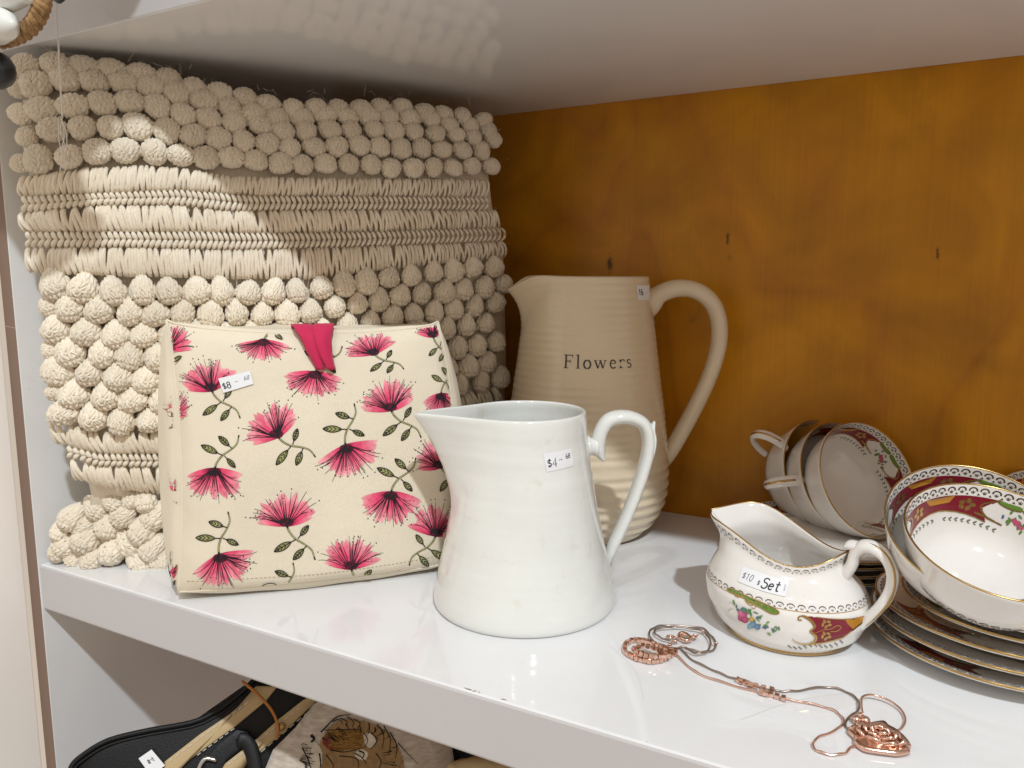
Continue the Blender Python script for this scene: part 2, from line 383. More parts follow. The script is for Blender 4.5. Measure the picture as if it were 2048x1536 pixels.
def shelf_wear():
    sh = bpy.data.objects['shelf']; rg = random.Random(21); k = Ink()
    for (x, y) in ((922, 1383), (929, 1384), (935, 1384), (942, 1386), (950, 1391), (1003, 1405), (1290, 1488)):
        P = pfloor((x, y)); n = rg.randint(5, 7); t = np.sort(np.array([rg.uniform(0, 6.28) for _ in range(n)])); r = rg.uniform(.0005, .0014)
        k.poly(np.c_[P[0]+r*1.6*np.cos(t)*[rg.uniform(.5, 1.2) for _ in range(n)], max(P[1], -D+.0028)+r*.7*np.sin(t)], (.30, .26, .23))
    for _ in range(45):
        x, y, r = rg.uniform(.15, .95), rg.uniform(-.39, -.05), rg.uniform(.00025, .0006); k.ell(x, y, r*rg.uniform(1, 2.5), r, rg.uniform(0, 3), (.62, .59, .56), n=6)
    for (a, b, c) in (((1217, 1290), (1270, 1340), (1288, 1400)), ((1480, 1440), (1600, 1400), (1760, 1380))):
        P = pfloor(cr(np.array([a, b, c], float), 20)); k.ribbon(P[:, :2], .0006, (.66, .645, .63), .0003)
    o = k.bake('scuff_marks', lambda P, off: (np.c_[P, off], None), 'paper_ink', sh, eps=.0001, step=0); o['kind'] = 'stuff'
shelf_wear()

# ================================================================== JUGS
def jug_surface(c, prof, tip, dirv, zs0, zs1, wall, ribs=None, power=1.6, soft=.03):
    """lathe with a pulled pouring lip. prof: (z, r) list; tip(z)->reach of the lip; returns S(phi, z) outer"""
    zz = np.array([p[0] for p in prof]); rr = np.array([p[1] for p in prof]); a0 = math.atan2(dirv[1], dirv[0])
    def rad(phi, z, shrink=0.):
        R = np.interp(z, zz, rr)
        # smooth the profile a little
        R = (np.interp(z-.004, zz, rr)+2*R+np.interp(z+.004, zz, rr))/4
        if ribs is not None: R = R+ribs(z, phi)
        k = np.clip((z-zs0)/(zs1-zs0), 0, 1)**power; Tt = R*1.0001+(tip-R)*k
        al = np.arccos(np.clip(R/Tt, -1, 1)); dl = np.abs((phi-a0+math.pi) % (2*math.pi)-math.pi)
        # tangent lines from the lip, softened at the very point
        ds = np.sqrt(dl**2+soft**2)
        r = np.where(dl < al, R/np.cos(np.clip(al-ds, 0, 1.4)), R)
        return np.maximum(r, R*.999)-shrink
    def S(phi, z, shrink=0.):
        r = rad(phi, z, shrink); return np.stack([c[0]+r*np.cos(phi), c[1]+r*np.sin(phi), z+0*phi], -1)
    return S
def jug_body(S, zt, zb, nphi, nz, wall, rimlift=None, foot=.9, floor=.006, lip_phi=0):
    ph = lip_phi+np.linspace(0, 2*math.pi, nphi, endpoint=False)
    t = np.linspace(0, 1, nz); zo = zb+(zt-zb)*t
    rows = []
    lift = (lambda p: 0*p) if rimlift is None else rimlift
    def row(z, sh): 
        P = S(ph, np.full(nphi, z), sh); P[:, 2] += lift(ph)*np.clip((z-zb)/(zt-zb), 0, 1)**6; return P
    rows.append(row(zb, .010)); rows.append(row(zb, .0035)); rows.append(row(zb+.0008, .0012)); 
    for z in zo[1:]: rows.append(row(z, 0 if z > zb+.003 else .0003))
    top = rows[-1]
    for a in (30, 75, 120, 155):
        s = wall/2*(1-math.cos(math.radians(a))); P = row(zt, s); P[:, 2] += wall/2*math.sin(math.radians(a)); rows.append(P)
    for z in zo[::-1][:-1]:
        if z > zb+floor: rows.append(row(z, wall))
    rows.append(row(zb+floor, wall+.003)); rows.append(row(zb+floor, wall+.012))
    V = np.vstack(rows); m = len(rows)
    F = [(i*nphi+j, i*nphi+(j+1) % nphi, (i+1)*nphi+(j+1) % nphi, (i+1)*nphi+j) for i in range(m-1) for j in range(nphi)]
    k = len(V); cb = rows[0].mean(0); ct = rows[-1].mean(0); V = np.vstack([V, cb, ct])
    F += [(j, k, (j+1) % nphi) for j in range(nphi)]+[((m-1)*nphi+j, (m-1)*nphi+(j+1) % nphi, k+1) for j in range(nphi)]
    return V, F
def uvpatch(S, u0, u1, v0, v1, nu, nv, off):
    sm = surf_map(S); U, V = np.meshgrid(np.linspace(u0, u1, nu), np.linspace(v0, v1, nv), indexing='ij')
    return sm(np.c_[U.ravel(), V.ravel()], np.full(nu*nv, off))[0]
def sticker_on(S_uv, quad_uv, parent, words, name='price_sticker', off=.0004):
    """paper label on a parametric surface; quad = corners BL BR TR TL in parameters; words = list of (text,x,y,h,w,slant,colour) in unit label space"""
    q = np.asarray(quad_uv, float)
    def bil(P): s, t = P[:, :1], P[:, 1:]; return (q[0]*(1-s)+q[1]*s)*(1-t)+(q[3]*(1-s)+q[2]*s)*t
    sm = surf_map(S_uv); n = 9; U, V = np.meshgrid(np.linspace(0, 1, n), np.linspace(0, 1, n), indexing='ij')
    P = np.c_[U.ravel(), V.ravel()]; X = sm(bil(P), np.full(len(P), off))[0]
    X0 = sm(bil(P), np.full(len(P), off-.00025))[0]
    st = part(name, np.vstack([X, X0]), grid_faces(n, n)+grid_faces(n, n, off=n*n, flip=True), 'paper', parent, smooth=True)
    ink = Ink(); asp = np.linalg.norm(X[n*(n-1)]-X[0])/np.linalg.norm(X[n-1]-X[0])
    for (s, x, y, h, w, sl, c) in words:
        k = Ink(); write(k, s, 0, 0, h, w, c, slant=sl)
        for P2, C, in zip(k.v, k.c): pass
        P2 = np.vstack(k.v); P2 = np.c_[x+P2[:, 0]/asp, y+P2[:, 1]]; ink._add(P2, k.f, c)
    ink.bake('printed_price', lambda P, o: (sm(bil(P), off+o)[0], None), 'paper_ink', st, eps=.00015)
    return st
DK = (.02, .02, .025)
def px_to_cyl(S, px, phi0, z0):
    """solve S(phi,z) for a pixel (front side)"""
    out = []
    for q in px:
        u, v = phi0, z0
        for _ in range(30):
            f = lambda a, b: proj(S(np.array([a]), np.array([b])))[0]
            p = f(u, v); h = 1e-4; A = (f(u+h, v)-p)/h; B = (f(u, v+h)-p)/h; r = np.asarray(q, float)-p
            d = A[0]*B[1]-A[1]*B[0]; u += float(np.clip((r[0]*B[1]-r[1]*B[0])/d, -.2, .2)); v += float(np.clip((A[0]*r[1]-A[1]*r[0])/d, -.02, .02))
        out.append((u, v))
    return np.array(out)

def white_jug():
    c = np.array([.408, -.269, 0]); sd = unit(np.array([-.8796, -.4757, 0])*.086+unit(CAM*[1, 1, 0]-c)*.017)
    prof = [(-.01, .0700), (.004, .0704), (.010, .0700), (.027, .0664), (.0496, .061), (.082, .0548), (.116, .0496), (.135, .0474), (.149, .0468), (.16, .0468)]
    ribs = lambda z, phi: .00018*np.sin(z*330)*np.clip((z-.07)/.03, 0, 1)+.00008*np.sin(z*760+phi)
    S = jug_surface(c, prof, .0885, sd, .070, .149, .003, ribs, 1.5)
    root = thing('jug', c, 'plain white ceramic jug with long pointed lip and four dollar sticker', 'jug')
    a0 = math.atan2(sd[1], sd[0])
    lift = lambda p: .0012*np.exp(-((((p-a0+math.pi) % (2*math.pi))-math.pi)/.5)**2)
    V, F = jug_body(S, .1475, 0, 128, 60, .0034, lift, lip_phi=a0)
    autosmooth(part('body', V, F, 'white_glaze', root), 60)
    e = unit(np.array([CR[0], CR[1], 0])+.10*unit((c-CAM)*[1, 1, 0])); nrm = np.cross(e, [0, 0, 1])
    hp = pplane([(1207, 921), (1200, 905), (1197, 885), (1202, 862), (1216, 842), (1238, 834), (1264, 836), (1286, 848), (1296, 872), (1295, 905), (1285, 945), (1266, 1000), (1245, 1050), (1226, 1090), (1217, 1115), (1215, 1130)], nrm, c)
    path = cr(hp, 80); t = np.linspace(0, 1, 80)
    ra = np.interp(t, [0, .06, .15, .3, .45, .6, .85, 1], [.0012, .0042, .0056, .0056, .0052, .005, .0046, .0015]); rb = np.interp(t, [0, .1, .35, .6, .9, 1], [.003, .0062, .0085, .0085, .007, .003])
    V, F = sweep(path, ra, rb, nrm, 20); hd = part('handle', V, F, 'white_glaze', root)
    # collar joining handle and body, and the leaf-shaped thumb rest
    cp = pplane([(1172, 893), (1181, 893), (1186, 893), (1196, 892)], nrm, c)
    V, F = sweep(cr(cp, 10), [.0085, .0088, .0082, .0072, .0066, .0066, .0072, .0078, .0078, .006], [.0085, .0088, .0082, .0072, .0066, .0066, .0072, .0078, .0078, .006], nrm, 20); part('collar', V, F, 'white_glaze', hd)
    lp = pplane([(1309, 843), (1304, 858), (1306, 880), (1302, 912), (1293, 946)], nrm, c)
    V, F = sweep(cr(lp, 20), np.interp(np.linspace(0, 1, 20), [0, .15, .5, 1], [.0008, .0018, .0026, .001]), np.interp(np.linspace(0, 1, 20), [0, .2, .6, 1], [.0015, .0055, .007, .004]), nrm, 14); part('thumb_rest', V, F, 'white_glaze', hd)
    ph = math.atan2(*(unit(CAM-c)[[1, 0]]))
    q = px_to_cyl(S, [(1093, 944), (1146, 931), (1142, 896), (1086, 907)], ph, .1)
    sticker_on(S, q, root, [('$4', .06, .22, .46, .05, .1, DK), ('-=', .45, .42, .2, .03, 0, DK), ('68', .72, .5, .26, .035, .1, DK)])
    # hairline chips on the rim show the clay
    for k in range(5):
        a = ph+rnd.uniform(-.5, .6); P = S(np.array([a]), np.array([.1475]), .0008)[0]+[0, 0, .0012]
        V, F = sweep(np.array([P+np.array([-math.sin(a), math.cos(a), 0])*x for x in (-.002, -.0007, .0007, .002)]), [.0003, .0006, .0006, .0003], [.0003, .0006, .0006, .0003], np.array([0, 0, 1.]), 6)
white_jug()

SERIF = {  # strokes (points, width) for the word on the big jug, unit x-height .62, cap height 1
 'F': ([([(.16, 0), (.16, 1)], .11), ([(.10, .965), (.62, .965)], .06), ([(.62, 1), (.62, .78)], .045), ([(.18, .52), (.46, .52)], .06), ([(.46, .64), (.46, .40)], .04), ([(0, .02), (.34, .02)], .045), ([(0, .98), (.2, .98)], .045)], .86),
 'l': ([([(.14, 0), (.14, 1.03)], .10), ([(0, .02), (.29, .02)], .04), ([(.0, .95), (.15, 1.0)], .05)], .50),
 'o': ([(arc(.26, .31, .22, .31, -80, 80, 12), .10), (arc(.26, .31, .22, .31, 100, 260, 12), .10), (arc(.26, .31, .215, .30, 70, 110, 5), .05), (arc(.26, .31, .215, .30, 250, 290, 5), .05)], .74),
 'w': ([([(.06, .6), (.24, .02)], .10), ([(.24, .02), (.42, .58)], .05), ([(.40, .6), (.58, .02)], .10), ([(.58, .02), (.76, .6)], .05), ([(-.02, .6), (.16, .6)], .04), ([(.32, .6), (.5, .6)], .04), ([(.66, .6), (.86, .6)], .04)], 1.05),
 'e': ([(arc(.25, .31, .20, .30, 20, 320, 16), .085), ([(.07, .36), (.44, .36)], .045)], .68),
 'r': ([([(.14, 0), (.14, .62)], .10), ([(0, .02), (.32, .02)], .04), ([(.02, .58), (.14, .6)], .05), (arc(.33, .42, .19, .19, 150, 50, 7), .06), ([(.42, .57), (.44, .47)], .08)], .62),
 's': ([(np.vstack([arc(.2, .455, .14, .145, 30, 250, 9), arc(.2, .165, .15, .155, 80, -150, 9)]), .075)], .5),
}
def vase_jug():
    c = np.array([.3836, -.0905, 0]); mp = .00049
    sd = unit(np.array([-CR[0], -CR[1], 0])+.10*unit((CAM-c)*[1, 1, 0]))
    prof = [(-.01, .052), (.0, .054), (.008, .064), (.018, .0715), (.035, .0785), (.055, .0805), (.075, .0800), (.1167, .0755), (.162, .0690), (.2084, .0630), (.2355, .0590), (.2475, .0575), (.26, .0575)]
    def ribs(z, phi):
        lo = np.clip((.10-z)/.06, 0, 1)
        pan = np.clip(1-np.abs((phi-PH)/.42)**8, 0, 1)*np.clip(1-np.abs((z-.164)/.0125)**6, 0, 1)
        return (.00020*np.sin(z*2*math.pi/.0068)*(1-.85*lo)+.00095*lo*np.sin(z*2*math.pi/.0098+.6*np.sin(phi*2)))*(1-pan)+.0005*pan
    PH = math.atan2(*(unit(CAM-c)[[1, 0]]))+.03
    S = jug_surface(c, prof, .0865, sd, .185, .2475, .004, ribs, 2.2, .10)
    root = thing('jug', c, 'tall ribbed beige ceramic jug lettered Flowers, against the plywood', 'jug')
    a0 = math.atan2(sd[1], sd[0])
    lift = lambda p: .0028*np.exp(-((((p-a0+math.pi) % (2*math.pi))-math.pi)/.75)**2)-.0135*np.exp(-((((p-a0+math.pi) % (2*math.pi))-math.pi)/.30)**2)
    V, F = jug_body(S, .2465, 0, 150, 240, .0042, lift, floor=.01, lip_phi=a0)
    autosmooth(part('body', V, F, 'cream_glaze', root), 60)
    e = unit(np.array([CR[0], CR[1], 0])-.04*unit((c-CAM)*[1, 1, 0])); nrm = np.cross(e, [0, 0, 1])
    hp = pplane([(1284, 612), (1300, 604), (1322, 587), (1352, 577), (1385, 579), (1414, 595), (1432, 622), (1439, 658), (1435, 700), (1419, 752), (1394, 806), (1364, 862), (1338, 905), (1318, 930)], nrm, c)
    t = np.linspace(0, 1, 80)
    ra = np.interp(t, [0, .04, .14, .3, .7, .93, 1], [.019, .0150, .0090, .0082, .0076, .0080, .0080]); rb = np.interp(t, [0, .06, .3, 1], [.012, .0105, .0098, .0092])
    V, F = sweep(cr(hp, 80), ra, rb, nrm, 22); part('handle', V, F, 'cream_glaze', root)
    # lettering
    q = px_to_cyl(S, [(1127, 736), (1263, 736), (1127, 709), (1263, 709)], PH, .165)
    u0, u1 = q[0][0], q[1][0]; v0, v1 = q[0][1], q[2][1]
    tot = sum(SERIF[ch][1] for ch in 'Flowers')-.1
    x = 0
    for ch in 'Flowers':
        ink = Ink()
        for pts, w in SERIF[ch][0]:
            p = np.asarray(pts, float); asp = abs((v1-v0))*1.0/abs((u1-u0)*.0695)*tot
            ink.ribbon(np.c_[(x+p[:, 0]), p[:, 1]*1.0], w*1.18, (.05, .037, .03)); ink.layer = (ink.layer+1) % 4
        sm = surf_map(S)
        ink.bake('letter', lambda P, o: (sm(np.c_[u0+(u1-u0)*P[:, 0]/tot, v0+(v1-v0)*P[:, 1]], o)[0], None), 'china_ink', root, eps=.00025, step=.00002)
        x += SERIF[ch][1]
    q = px_to_cyl(S, [(1276, 600), (1298, 600), (1298, 571), (1273, 571)], PH+.8, .225)
    sticker_on(S, q, root, [('16', .08, .35, .4, .07, 0, DK), ('-', .6, .3, .3, .05, 0, (.3, .3, .35))])
vase_jug()

# ================================================================== CROCHETED CUSHION
CA = np.array([.005, -.405]); CB = np.array([.262, -.030]); CL = np.linalg.norm(CB-CA); CD = (CB-CA)/CL; CN = np.array([CD[1], -CD[0]])
def cush_bulge(s, z):
    g = np.sqrt(np.clip(1-np.abs(2*s-1)**3, 0, 1)); h = np.sqrt(np.clip(1-np.abs((z-.235)/.205)**3, 0, 1))
    return .008+.074*g*h
def cush_hit(px, inset=0.):
    """where the ray of a pixel meets the plump front of the cushion"""
    px = np.atleast_2d(np.asarray(px, float)); d = pray(px)
    def f(t):
        P = CAM+d*t[:, None]; rel = P[:, :2]-CA; return rel@CN-cush_bulge((rel@CD)/CL, P[:, 2])+inset
    lo = np.full(len(px), .35); hi = np.full(len(px), 1.05)
    for _ in range(40):
        m = (lo+hi)/2; v = f(m) > 0; lo = np.where(v, m, lo); hi = np.where(v, hi, m)
    return CAM+d*lo[:, None]
_GX, _GY = np.arange(-40, 1081, 8.), np.arange(60, 1181, 8.)
_Q = np.stack(np.meshgrid(_GX, _GY, indexing='ij'), -1).reshape(-1, 2)
_HP = cush_hit(_Q).reshape(len(_GX), len(_GY), 3)
_HN = unit(np.cross(np.gradient(_HP, axis=0), -np.gradient(_HP, axis=1)))
def _bil(Tb, px):
    px = np.atleast_2d(np.asarray(px, float)); x = np.clip((px[:, 0]-_GX[0])/8, 0, len(_GX)-1.001); y = np.clip((px[:, 1]-_GY[0])/8, 0, len(_GY)-1.001)
    i, j = x.astype(int), y.astype(int); u, v = (x-i)[:, None], (y-j)[:, None]
    return (Tb[i, j]*(1-u)+Tb[i+1, j]*u)*(1-v)+(Tb[i, j+1]*(1-u)+Tb[i+1, j+1]*u)*v
def cush_norm(px): return unit(_bil(_HN, px))
def cush_at(px): return _bil(_HP, px)
def curve(pts):
    p = np.asarray(pts, float); return lambda x: np.interp(x, p[:, 0], p[:, 1])
def bobble_mesh(k, drop):
    nu, nv = 72, 44
    th = np.linspace(0, 2*math.pi, nu, endpoint=False); ph = np.linspace(.02, math.pi-.02, nv)
    A, B = np.meshgrid(th, ph, indexing='ij')
    X = np.stack([np.sin(B)*np.cos(A), np.sin(B)*np.sin(A), np.cos(B)], -1)   # z = outwards, y = up
    rg = np.random.default_rng(100+k); o = rg.uniform(0, 20, 6)
    x, y, z = X[..., 0], X[..., 1], X[..., 2]
    xw = x*(1.15-.25*z)+.10*np.sin(3.1*y+o[0])+.06*np.sin(6*z+5*y+o[1]); cl = xw*3.1+o[3] % 1; ci = np.round(cl); xl = cl-ci      # columns of plaited stitches
    sg = np.where((ci % 2) == 0, 1., -1.)
    yw = y+.12*np.sin(3.3*x+o[2]+1.7*z)+.06*np.sin(8*x+o[5]); p = yw*2.5+sg*xl*1.5+hashn(ci*3.7, k+1)          # slanting strands within a column
    st = np.abs(np.sin(p*math.pi)); d = -.15*(1-st)**1.7-.12*(2*np.abs(xl))**4+.045*np.sin(2.3*x+o[1])*np.sin(2.1*y+o[2])+.02*np.sin(4.5*y+o[4])
    if drop: d = d-.07*np.exp(-((y+.58+.06*np.sin(3*x+o[0]))/.06)**2)+.03*np.exp(-((y+.75)/.12)**2)
    R = 1+d; Y = X*R[..., None]
    if drop:
        tp = np.clip((y+1)/2, 0, 1); Y[..., 0] *= 1.06-.34*tp**2; Y[..., 1] = Y[..., 1]*1.12+.06; Y[..., 2] *= .62+.55*(1-tp)
    else: Y[..., 2] *= .76; Y[..., 1] *= .97
    V = Y.reshape(-1, 3); F = grid_faces(nu, nv, True, False, flip=True)
    a = len(V); V = np.vstack([V, V[::nv].mean(0), V[nv-1::nv].mean(0)])
    F += [(i*nv, a, ((i+1) % nu)*nv) for i in range(nu)]+[(i*nv+nv-1, ((i+1) % nu)*nv+nv-1, a+1) for i in range(nu)]
    return meshdata('bobble', V, F, 'bobble_cotton')
def post_stitches(top, bot, x0, x1, step0, step1, slant=0., rad=.0017, seed=1, bulge=.0035, wav=1.):
    b = Bag(); x = x0; k = 0
    while x < x1:
        st = lerp(step0, step1, (x-40)/960); j = (hashn(np.array([k*1.0]), seed)[0]-.5)
        yt, yb = top(x), bot(x); m = 7
        for side in (0, 1):
            tt = np.linspace(0, 1, m); sl = slant*st+j*st*.7*wav
            xs = x+sl*(1-tt)+(side-.5)*st*(.30+.42*tt)+st*.12*np.sin(tt*5+side*3+k); ys = lerp(yt+1, yb-1, tt)+j*2
            px = np.c_[xs, ys]; P = cush_at(px); N = cush_norm(px)
            P = P+N*(bulge*(.35+np.sin(tt*math.pi)**.6)+.0008*side)[:, None]
            V, F = sweep(P, rad*np.array([.7, .95, 1, .95, .9, .85, .8])[:m]*(st/11)*1.0, rad*np.array([.7, .95, 1, .95, .9, .85, .8])[:m]*(st/11), N, 6); b.add(V, F)
        x += st; k += 1
    return b
def chain_stitches(top, bot, x0, x1, step0, step1, rad=.0017, seed=3):
    b = Bag(); x = x0; k = 0
    while x < x1:
        st = lerp(step0, step1, (x-40)/960); yt, yb = top(x), bot(x); j = hashn(np.array([k*1.0]), seed)[0]-.5
        for (f0, f1, dx) in ((.0, .55, .85), (.45, 1.0, -.85)):
            tt = np.linspace(0, 1, 5); px = np.c_[x+st*dx*(tt-.5)+j, lerp(lerp(yt, yb, f0), lerp(yt, yb, f1), tt)]
            P = cush_at(px); N = cush_norm(px); P = P+N*(.0012+.0034*np.sin(tt*math.pi)**.7)[:, None]
            q = rad*np.array([.55, .95, 1.05, .95, .55])*(st/11); V, F = sweep(P, q, q, N, 6); b.add(V, F)
        x += st; k += 1
    return b
def cushion():
    root = thing('cushion', (CA[0]+.05, CA[1]+.1, 0), 'cream crocheted cotton cushion covered in bobbles, leaning in the corner', 'cushion')
    # ---- padded body
    left = curve([(90, 62), (120, 46), (300, 46), (360, 62), (440, 72), (530, 82), (600, 100), (700, 112), (780, 118), (850, 136), (930, 168), (985, 182), (1060, 175), (1120, 150)])
    right = curve([(90, 985), (232, 982), (340, 975), (420, 985), (500, 1006), (700, 1012), (1120, 1000)])
    topc = curve([(40, 132), (110, 126), (250, 152), (400, 190), (520, 214), (600, 222), (800, 222), (985, 238)])
    nu, nv = 60, 50; G = []
    for i in range(nu):
        s = i/(nu-1)
        for j in range(nv):
            v = j/(nv-1); y = lerp(100, 1105, v); x = lerp(float(left(y)), float(right(y)), s); yt = float(topc(x)); y = lerp(yt, 1105-60*s, v); x = lerp(float(left(y)), float(right(y)), s)
            G.append((x, y))
    P = cush_hit(np.array(G), .0065).reshape(nu, nv, 3); P[..., 2] = np.maximum(P[..., 2], .004)
    U = np.linspace(0, 1, nu)[:, None]; Vv = np.linspace(0, 1, nv)[None]
    th = .012+.085*np.sqrt(np.clip((1-np.abs(2*U-1)**3)*(1-np.abs(2*Vv-1)**3), 0, 1))
    Bk = P.copy(); Bk[..., 0] -= CN[0]*th; Bk[..., 1] -= CN[1]*th
    Bk[..., 0] = np.maximum(Bk[..., 0], .003); Bk[..., 1] = np.minimum(Bk[..., 1], -.003)
    V = np.vstack([P.reshape(-1, 3), Bk.reshape(-1, 3)]); n = nu*nv
    F = grid_faces(nu, nv, flip=True)+grid_faces(nu, nv, off=n)
    edge = [(i, 0) for i in range(nu)]+[(nu-1, j) for j in range(1, nv)]+[(i, nv-1) for i in range(nu-2, -1, -1)]+[(0, j) for j in range(nv-2, 0, -1)]
    ids = [i*nv+j for i, j in edge]
    F += [(ids[k], ids[(k+1) % len(ids)], n+ids[(k+1) % len(ids)], n+ids[k]) for k in range(len(ids))]
    part('cushion_cover', V, F, 'cotton', root, fix=True)
    # ---- stitched bands
    c0 = curve([(40, 356), (51, 354), (174, 338), (287, 333), (359, 338), (461, 354), (667, 358), (964, 359)])
    c1 = curve([(56, 393), (205, 388), (359, 381), (513, 393), (769, 394), (969, 396)])
    c2 = curve([(64, 426), (205, 411), (359, 411), (461, 423), (667, 420), (964, 420)])
    c3 = curve([(64, 464), (205, 464), (410, 464), (513, 467), (718, 464), (1005, 456)])
    c4 = curve([(72, 495), (256, 495), (461, 500), (667, 495), (1015, 482)])
    c5 = curve([(77, 546), (256, 553), (461, 558), (615, 558), (769, 540), (1015, 514)])
    post_stitches(c0, c1, 52, 972, 12.5, 9.0, .35, seed=1).build('stitch_row', 'cotton', root)['kind'] = 'stuff'
    chain_stitches(c1, c2, 58, 975, 12.5, 9.0, seed=2).build('stitch_row', 'cotton', root)['kind'] = 'stuff'
    post_stitches(c2, c3, 62, 992, 13.5, 9.6, -.75, seed=3, wav=1.6).build('stitch_row', 'cotton', root)['kind'] = 'stuff'
    chain_stitches(c3, c4, 66, 1008, 12.5, 9.0, seed=4).build('stitch_row', 'cotton', root)['kind'] = 'stuff'
    post_stitches(c4, c5, 72, 1010, 13.0, 9.2, -.3, seed=5, wav=1.4).build('stitch_row', 'cotton', root)['kind'] = 'stuff'
    d0 = curve([(120, 838), (200, 862), (330, 862), (600, 850), (1010, 772)]); d1 = curve([(140, 888), (200, 905), (330, 905), (600, 895), (1010, 812)])
    d2 = curve([(150, 912), (200, 928), (330, 930), (600, 920), (1010, 835)]); d3 = curve([(150, 955), (240, 975), (330, 985), (600, 960), (1010, 880)])
    post_stitches(d0, d1, 126, 1005, 12.5, 9.2, -1.0, seed=6, wav=1.8).build('stitch_row', 'cotton', root)['kind'] = 'stuff'
    chain_stitches(d1, d2, 146, 1005, 12.5, 9.2, seed=7).build('stitch_row', 'cotton', root)['kind'] = 'stuff'
    post_stitches(d2, d3, 160, 700, 12.5, 9.2, -1.2, seed=8, wav=1.8).build('stitch_row', 'cotton', root)['kind'] = 'stuff'
    # ---- bobbles
    round_ = [bobble_mesh(k, False) for k in range(5)]; drops = [bobble_mesh(10+k, True) for k in range(5)]
    base = np.array(root.location)/K
    def put(P, N, r, drop, spin=.25, sc=(1, 1, 1)):
        o = bpy.data.objects.new('bobble', rnd.choice(drops if drop else round_)); col.objects.link(o); o.parent = root
        z = Vector(N).normalized(); up = Vector((0, 0, 1)); x = up.cross(z).normalized(); y = z.cross(x)
        R = Matrix((x, y, z)).transposed() @ Matrix.Rotation(rnd.uniform(-spin, spin), 3, 'Z')
        jit = [r*rnd.uniform(.90, 1.12)*q for q in sc]
        R = R; M4 = R.to_4x4() @ Matrix.Diagonal((*jit, 1)); M4.translation = Vector([float(a) for a in (np.asarray(P)-base)*K]); o.matrix_basis = M4
        return o
    def row(fy, x0, x1, phase, drop, s0=58, s1=37, k=.475):
        x = x0+phase*lerp(s0, s1, (x0-40)/960)
        while x < x1:
            sp = lerp(s0, s1, (x-40)/960); q = np.array([[x+rnd.uniform(-2.5, 2.5), float(fy(x))+rnd.uniform(-2.5, 2.5)]])
            P = cush_at(q)[0]; N = cush_norm(q)[0]; dep = (P-CAM)@CW
            fs = max(.55, -(N@unit(P-CAM)))
            r = k*sp*dep/FPX; put(P+N*r*(.30 if not drop else .28), unit(N*.75-unit(P-CAM)*.25), r, drop, .25, (1/fs**.35, 1, 1)); x += sp
    tops = [curve([(40, 142), (115, 139), (177, 143), (233, 148), (290, 156), (343, 168), (392, 186), (441, 192), (490, 201), (533, 215), (577, 222), (657, 222), (735, 222), (805, 222), (880, 232), (980, 245)]),
            curve([(40, 185), (77, 175), (133, 165), (254, 170), (318, 181), (370, 198), (425, 211), (474, 222), (518, 233), (567, 243), (650, 236), (735, 238), (830, 240), (980, 262)]),
            curve([(40, 232), (90, 221), (156, 213), (215, 208), (277, 211), (338, 224), (397, 239), (449, 247), (503, 252), (549, 262), (595, 267), (690, 262), (800, 264), (980, 278)]),
            curve([(50, 280), (108, 264), (177, 259), (233, 256), (300, 257), (364, 270), (423, 280), (477, 283), (528, 290), (577, 298), (690, 293), (800, 300), (980, 306)]),
            curve([(40, 330), (80, 321), (149, 313), (200, 308), (264, 305), (331, 308), (390, 316), (454, 318), (510, 323), (559, 329), (608, 334), (700, 330), (800, 338), (975, 336)])]
    for k, f in enumerate(tops): row(f, [58, 78, 92, 112, 84][k], [985, 988, 990, 985, 978][k], 0, False, 59, 36, .51)
    for k, x in ((1, 46), (2, 50), (3, 62), (4, 50)): row(tops[k], x, x+1, 0, False, 59, 36, .38)
    for k in range(7):
        yl = [571, 612, 657, 697, 737, 778, 820][k]; ym = [585, 627, 672, 713, 757, 799, 840][k]; yr = [531, 569, 606, 643, 681, 718, 755][k]
        f = curve([(100, yl), (240, ym-3), (330, ym), (590, ym), (760, lerp(ym, yr, .5)), (1000, yr)])
        row(f, [115, 146, 120, 150, 124, 156, 134][k], 1005, 0, True, 60, 38, .52)
        if k % 2: row(f, [0, 104, 0, 112, 0, 120][k], [0, 105, 0, 113, 0, 121][k], 0, True, 60, 38, .36)
    # ---- loose cotton fibres standing off the yarn
    fz = Bag()
    for j in range(420):
        x = rnd.uniform(60, 1000); y = float(tops[0](x))-rnd.uniform(6, 22) if j < 50 else rnd.uniform(float(tops[0](x)), 780)
        q = np.array([[x, y]]); P = cush_at(q)[0]; N = cush_norm(q)[0]; P = P+N*.011
        d = unit(N*.7+rng.normal(0, .8, 3)); e = rng.normal(0, 1, 3); L = rnd.uniform(.003, .007); t = np.linspace(0, 1, 5)
        V, F = tube(P+np.outer(t*L, d)+np.outer(t*t*L*.5, e), .00010, 3); fz.add(V, F)
    fz.build('loose_fibres', 'thread', root)['kind'] = 'stuff'
    # ---- the loose tuft at the bottom corner, folded forward on the shelf
    tn = unit(np.array([.41, -.91, 0])); t0 = np.array([.042, -.388, 0])
    tuft = [(112, 1102, 20), (133, 1090, 26), (143, 1035, 24), (172, 1080, 27), (188, 1018, 24), (212, 1052, 25), (224, 1002, 22), (246, 1030, 24), (256, 1085, 30), (288, 1058, 28), (222, 1102, 27), (184, 1116, 24), (150, 1120, 22), (275, 1118, 26), (305, 1095, 26), (306, 1035, 26), (318, 1120, 24), (262, 996, 20), (166, 1052, 22), (118, 1062, 20), (290, 1000, 22)]
    for (x, y, rp) in tuft:
        P = pplane((x, y), tn, t0); r = rp*((P-CAM)@CW)/FPX; P[2] = max(P[2], r*.72)
        put(P-tn*.004*hashn(np.array([x*1.]))[0], unit(tn+[0, 0, .35]+rng.uniform(-.2, .2, 3)), r*1.1, True, .9, (.95, 1.1, .9))
